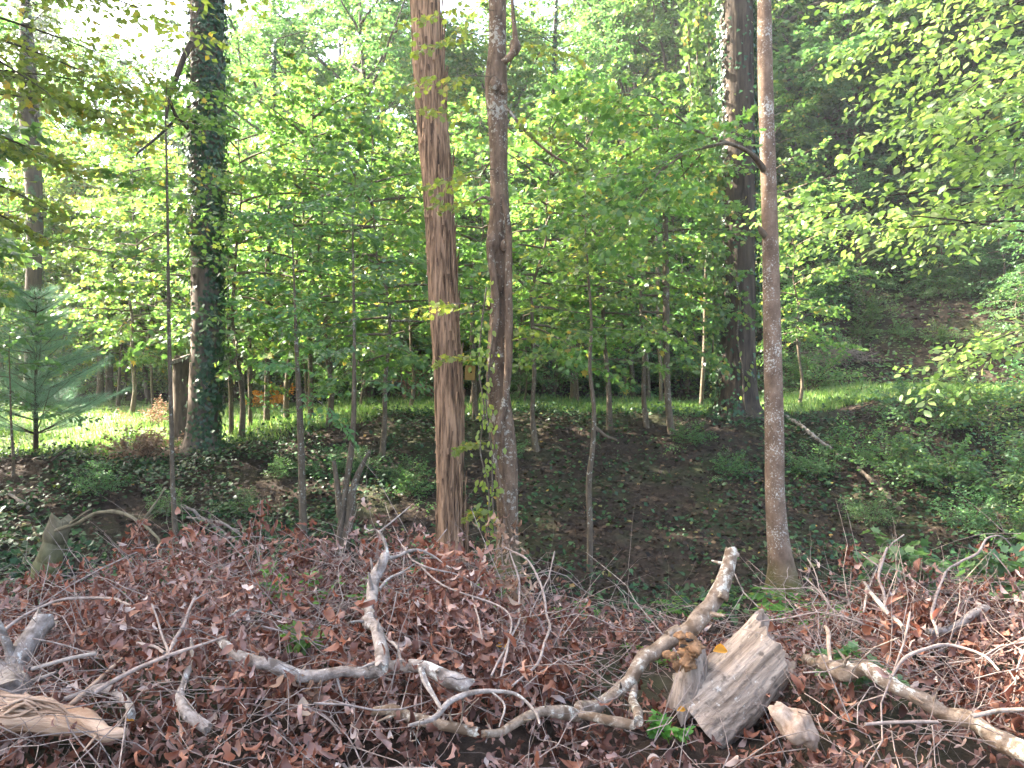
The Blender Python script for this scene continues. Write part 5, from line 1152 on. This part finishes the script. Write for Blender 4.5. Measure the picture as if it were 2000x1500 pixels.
# ferns and green sprouts
def fern(label, px, y_, n, L, seed, zoff=0, mat=M_FERN):
    r = np.random.default_rng(seed); b = G(px, y_); b[2] += zoff; root = thing("fern", label, "fern", b, "ferns in the gully")
    for i in range(n):
        az = i * 6.28 / n + r.normal(0, .3); s = np.linspace(0, 1, 14); l = L * r.uniform(.7, 1.1); hd = np.array([math.cos(az), math.sin(az), 0])
        p = hd * (l * .85 * s)[:, None] + np.array([0, 0, 1]) * (l * (.9 * s - .75 * s ** 2))[:, None]; g = Geo(); g.tube(p, np.linspace(.004, .001, 14), 4)
        sd = np.array([-math.sin(az), math.cos(az), 0]); w = l * .2 * np.sin(np.pi * np.clip(s * .9 + .1, 0, 1))
        for q in (-1, 1): g.leaves(p[2:], sd * q + hd * .35, np.array([0, 0, 1.0]) + r.normal(0, .15, (12, 3)), w[2:], OVAL, .7)
        link("frond", g.mesh("fern_frond", mat), root)
fern("bushy green fern at the foot of the lichen-spotted trunk", 1570, 7.0, 11, .75, 401)
fern("fern just behind the weathered stump", 1560, 5.6, 10, .6, 402, .05)
fern("yellowish fern on the litter left of the lichen-spotted trunk", 1350, 7.2, 7, .5, 403)
fern("small faded fern in the middle of the gully litter", 1130, 6.6, 6, .4, 404)
fern("small green fern between the curved branch and the stump", 1290, 4.4, 8, .32, 405)
def sprout(label, px, py, y_, h, n, seed, mat, ls, tmpl=OVAL):
    r = np.random.default_rng(seed); b = P(px, py, y_); gz = float(pile(b[0], y_)); b[2] = gz; root = thing("green_sprout", label, "plant", b, "green plants around the brush pile"); w, lv = Geo(), Geo()
    for i in range(n):
        az = r.uniform(0, 6.28); e = r.uniform(.6, 1.3); d = np.array([math.cos(az) * math.cos(e), math.sin(az) * math.cos(e), math.sin(e)])
        limb(w, lv, r, np.zeros(3), d, h * r.uniform(.7, 1.1), .004, 7, 4, ls, tmpl, .15, .4, .35)
    link("stems", w.mesh("sprout_stems", M_SAP), root); link("leaves", lv.mesh("sprout_leaves", mat), root)
for i, a in enumerate([("bluish green sprout in front of the root log", 1640, 1340, 3.3, .16, 4, M_SHADE, .06, MAPLE), ("leafy plant behind the pointed stick at right", 1800, 1180, 4.9, .5, 5, M_SHADE, .09, MAPLE), ("leafy plant at the right edge above the pile", 1945, 1160, 4.8, .5, 5, M_SHADE, .09, MAPLE),
    ("leafy plant behind the stick with a knob", 1850, 1190, 5.1, .42, 4, M_MID, .09, OVAL), ("light green spray before the foot of the shaggy trunk", 850, 1060, 7.6, .7, 6, M_SHADE, .08, OVAL), ("green plant on the litter left of the lichen-spotted trunk", 1395, 1090, 7.6, .35, 5, M_SHADE, .08, OVAL),
    ("green weeds under the crooked white branch", 770, 1210, 4.2, .3, 4, M_FERN, .06, OVAL), ("green weeds in the left middle of the pile", 570, 1190, 4.5, .35, 5, M_FERN, .06, OVAL), ("green weeds near the bottom, under the grey limb", 600, 1340, 3.4, .16, 4, M_FERN, .05, OVAL),
    ("tiny green weed at the bottom right of the curved branch", 1310, 1410, 3.2, .1, 4, M_FERN, .05, OVAL), ("green weeds at the foot of the mossy stub", 120, 1140, 5.9, .35, 6, M_SHADE, .07, OVAL), ("green weeds left of the highest russet tuft", 300, 1150, 5.4, .35, 6, M_SHADE, .07, OVAL),
    ("tiny round-leaved weed below the root log", 1715, 1395, 3.15, .1, 3, M_SHADE, .06, OVAL), ("green plant right of the vine-wrapped trunk's foot", 1020, 1080, 7.4, .4, 5, M_MID, .08, OVAL), ("green weeds behind the tall tan hanging leaves", 950, 1160, 5.6, .35, 5, M_FERN, .06, OVAL)]):
    sprout(*a[:5], a[5], 420 + i, *a[6:])

# ------------------------------------------------------------------ humid air under the trees
def haze():
    g = Geo(); boxg(g, (0, 100, 24), (230, 175, 26.5))
    me = g.mesh("haze", bpy.data.materials.new("humid_air"), False); m = me.materials[0]; m.use_nodes = True
    m.node_tree.nodes.remove(m.node_tree.nodes["Principled BSDF"])
    pv = m.node_tree.nodes.new("ShaderNodeVolumePrincipled"); pv.inputs["Color"].default_value = (.92, .95, .97, 1); pv.inputs["Density"].default_value = HAZE; pv.inputs["Anisotropy"].default_value = .35
    m.node_tree.links.new(pv.outputs[0], m.node_tree.nodes["Material Output"].inputs["Volume"])
    tag(link("haze", me), "thin pale haze in the air under the trees", "haze", kind="stuff")
HAZE = .0008
haze()

# ------------------------------------------------------------------ look-alikes are told apart by their order across the view
def ordinals():
    from collections import defaultdict
    d = defaultdict(list)
    for o in COL.objects:
        if o.parent is None and "label" in o and o.get("category"): d[o["label"]].append(o)
    words = ["leftmost", "second from left", "third from left", "fourth from left", "fifth from left", "sixth from left", "seventh from left", "eighth from left", "ninth from left", "tenth from left", "eleventh from left", "twelfth from left",
             "thirteenth from left", "fourteenth from left", "fifteenth from left", "sixteenth from left", "seventeenth from left", "eighteenth from left", "nineteenth from left", "twentieth from left", "third from right", "second from right", "rightmost"]
    for lab, os_ in d.items():
        if len(os_) < 2 or len(os_) > 23: continue
        os_.sort(key=lambda o: o.location.x / max(o.location.y, .1))
        for i, o in enumerate(os_): o["label"] = lab + ", " + (words[i] if len(os_) < 21 else words[i] if i < 20 - (23 - len(os_)) else words[23 - len(os_) + i])
ordinals()
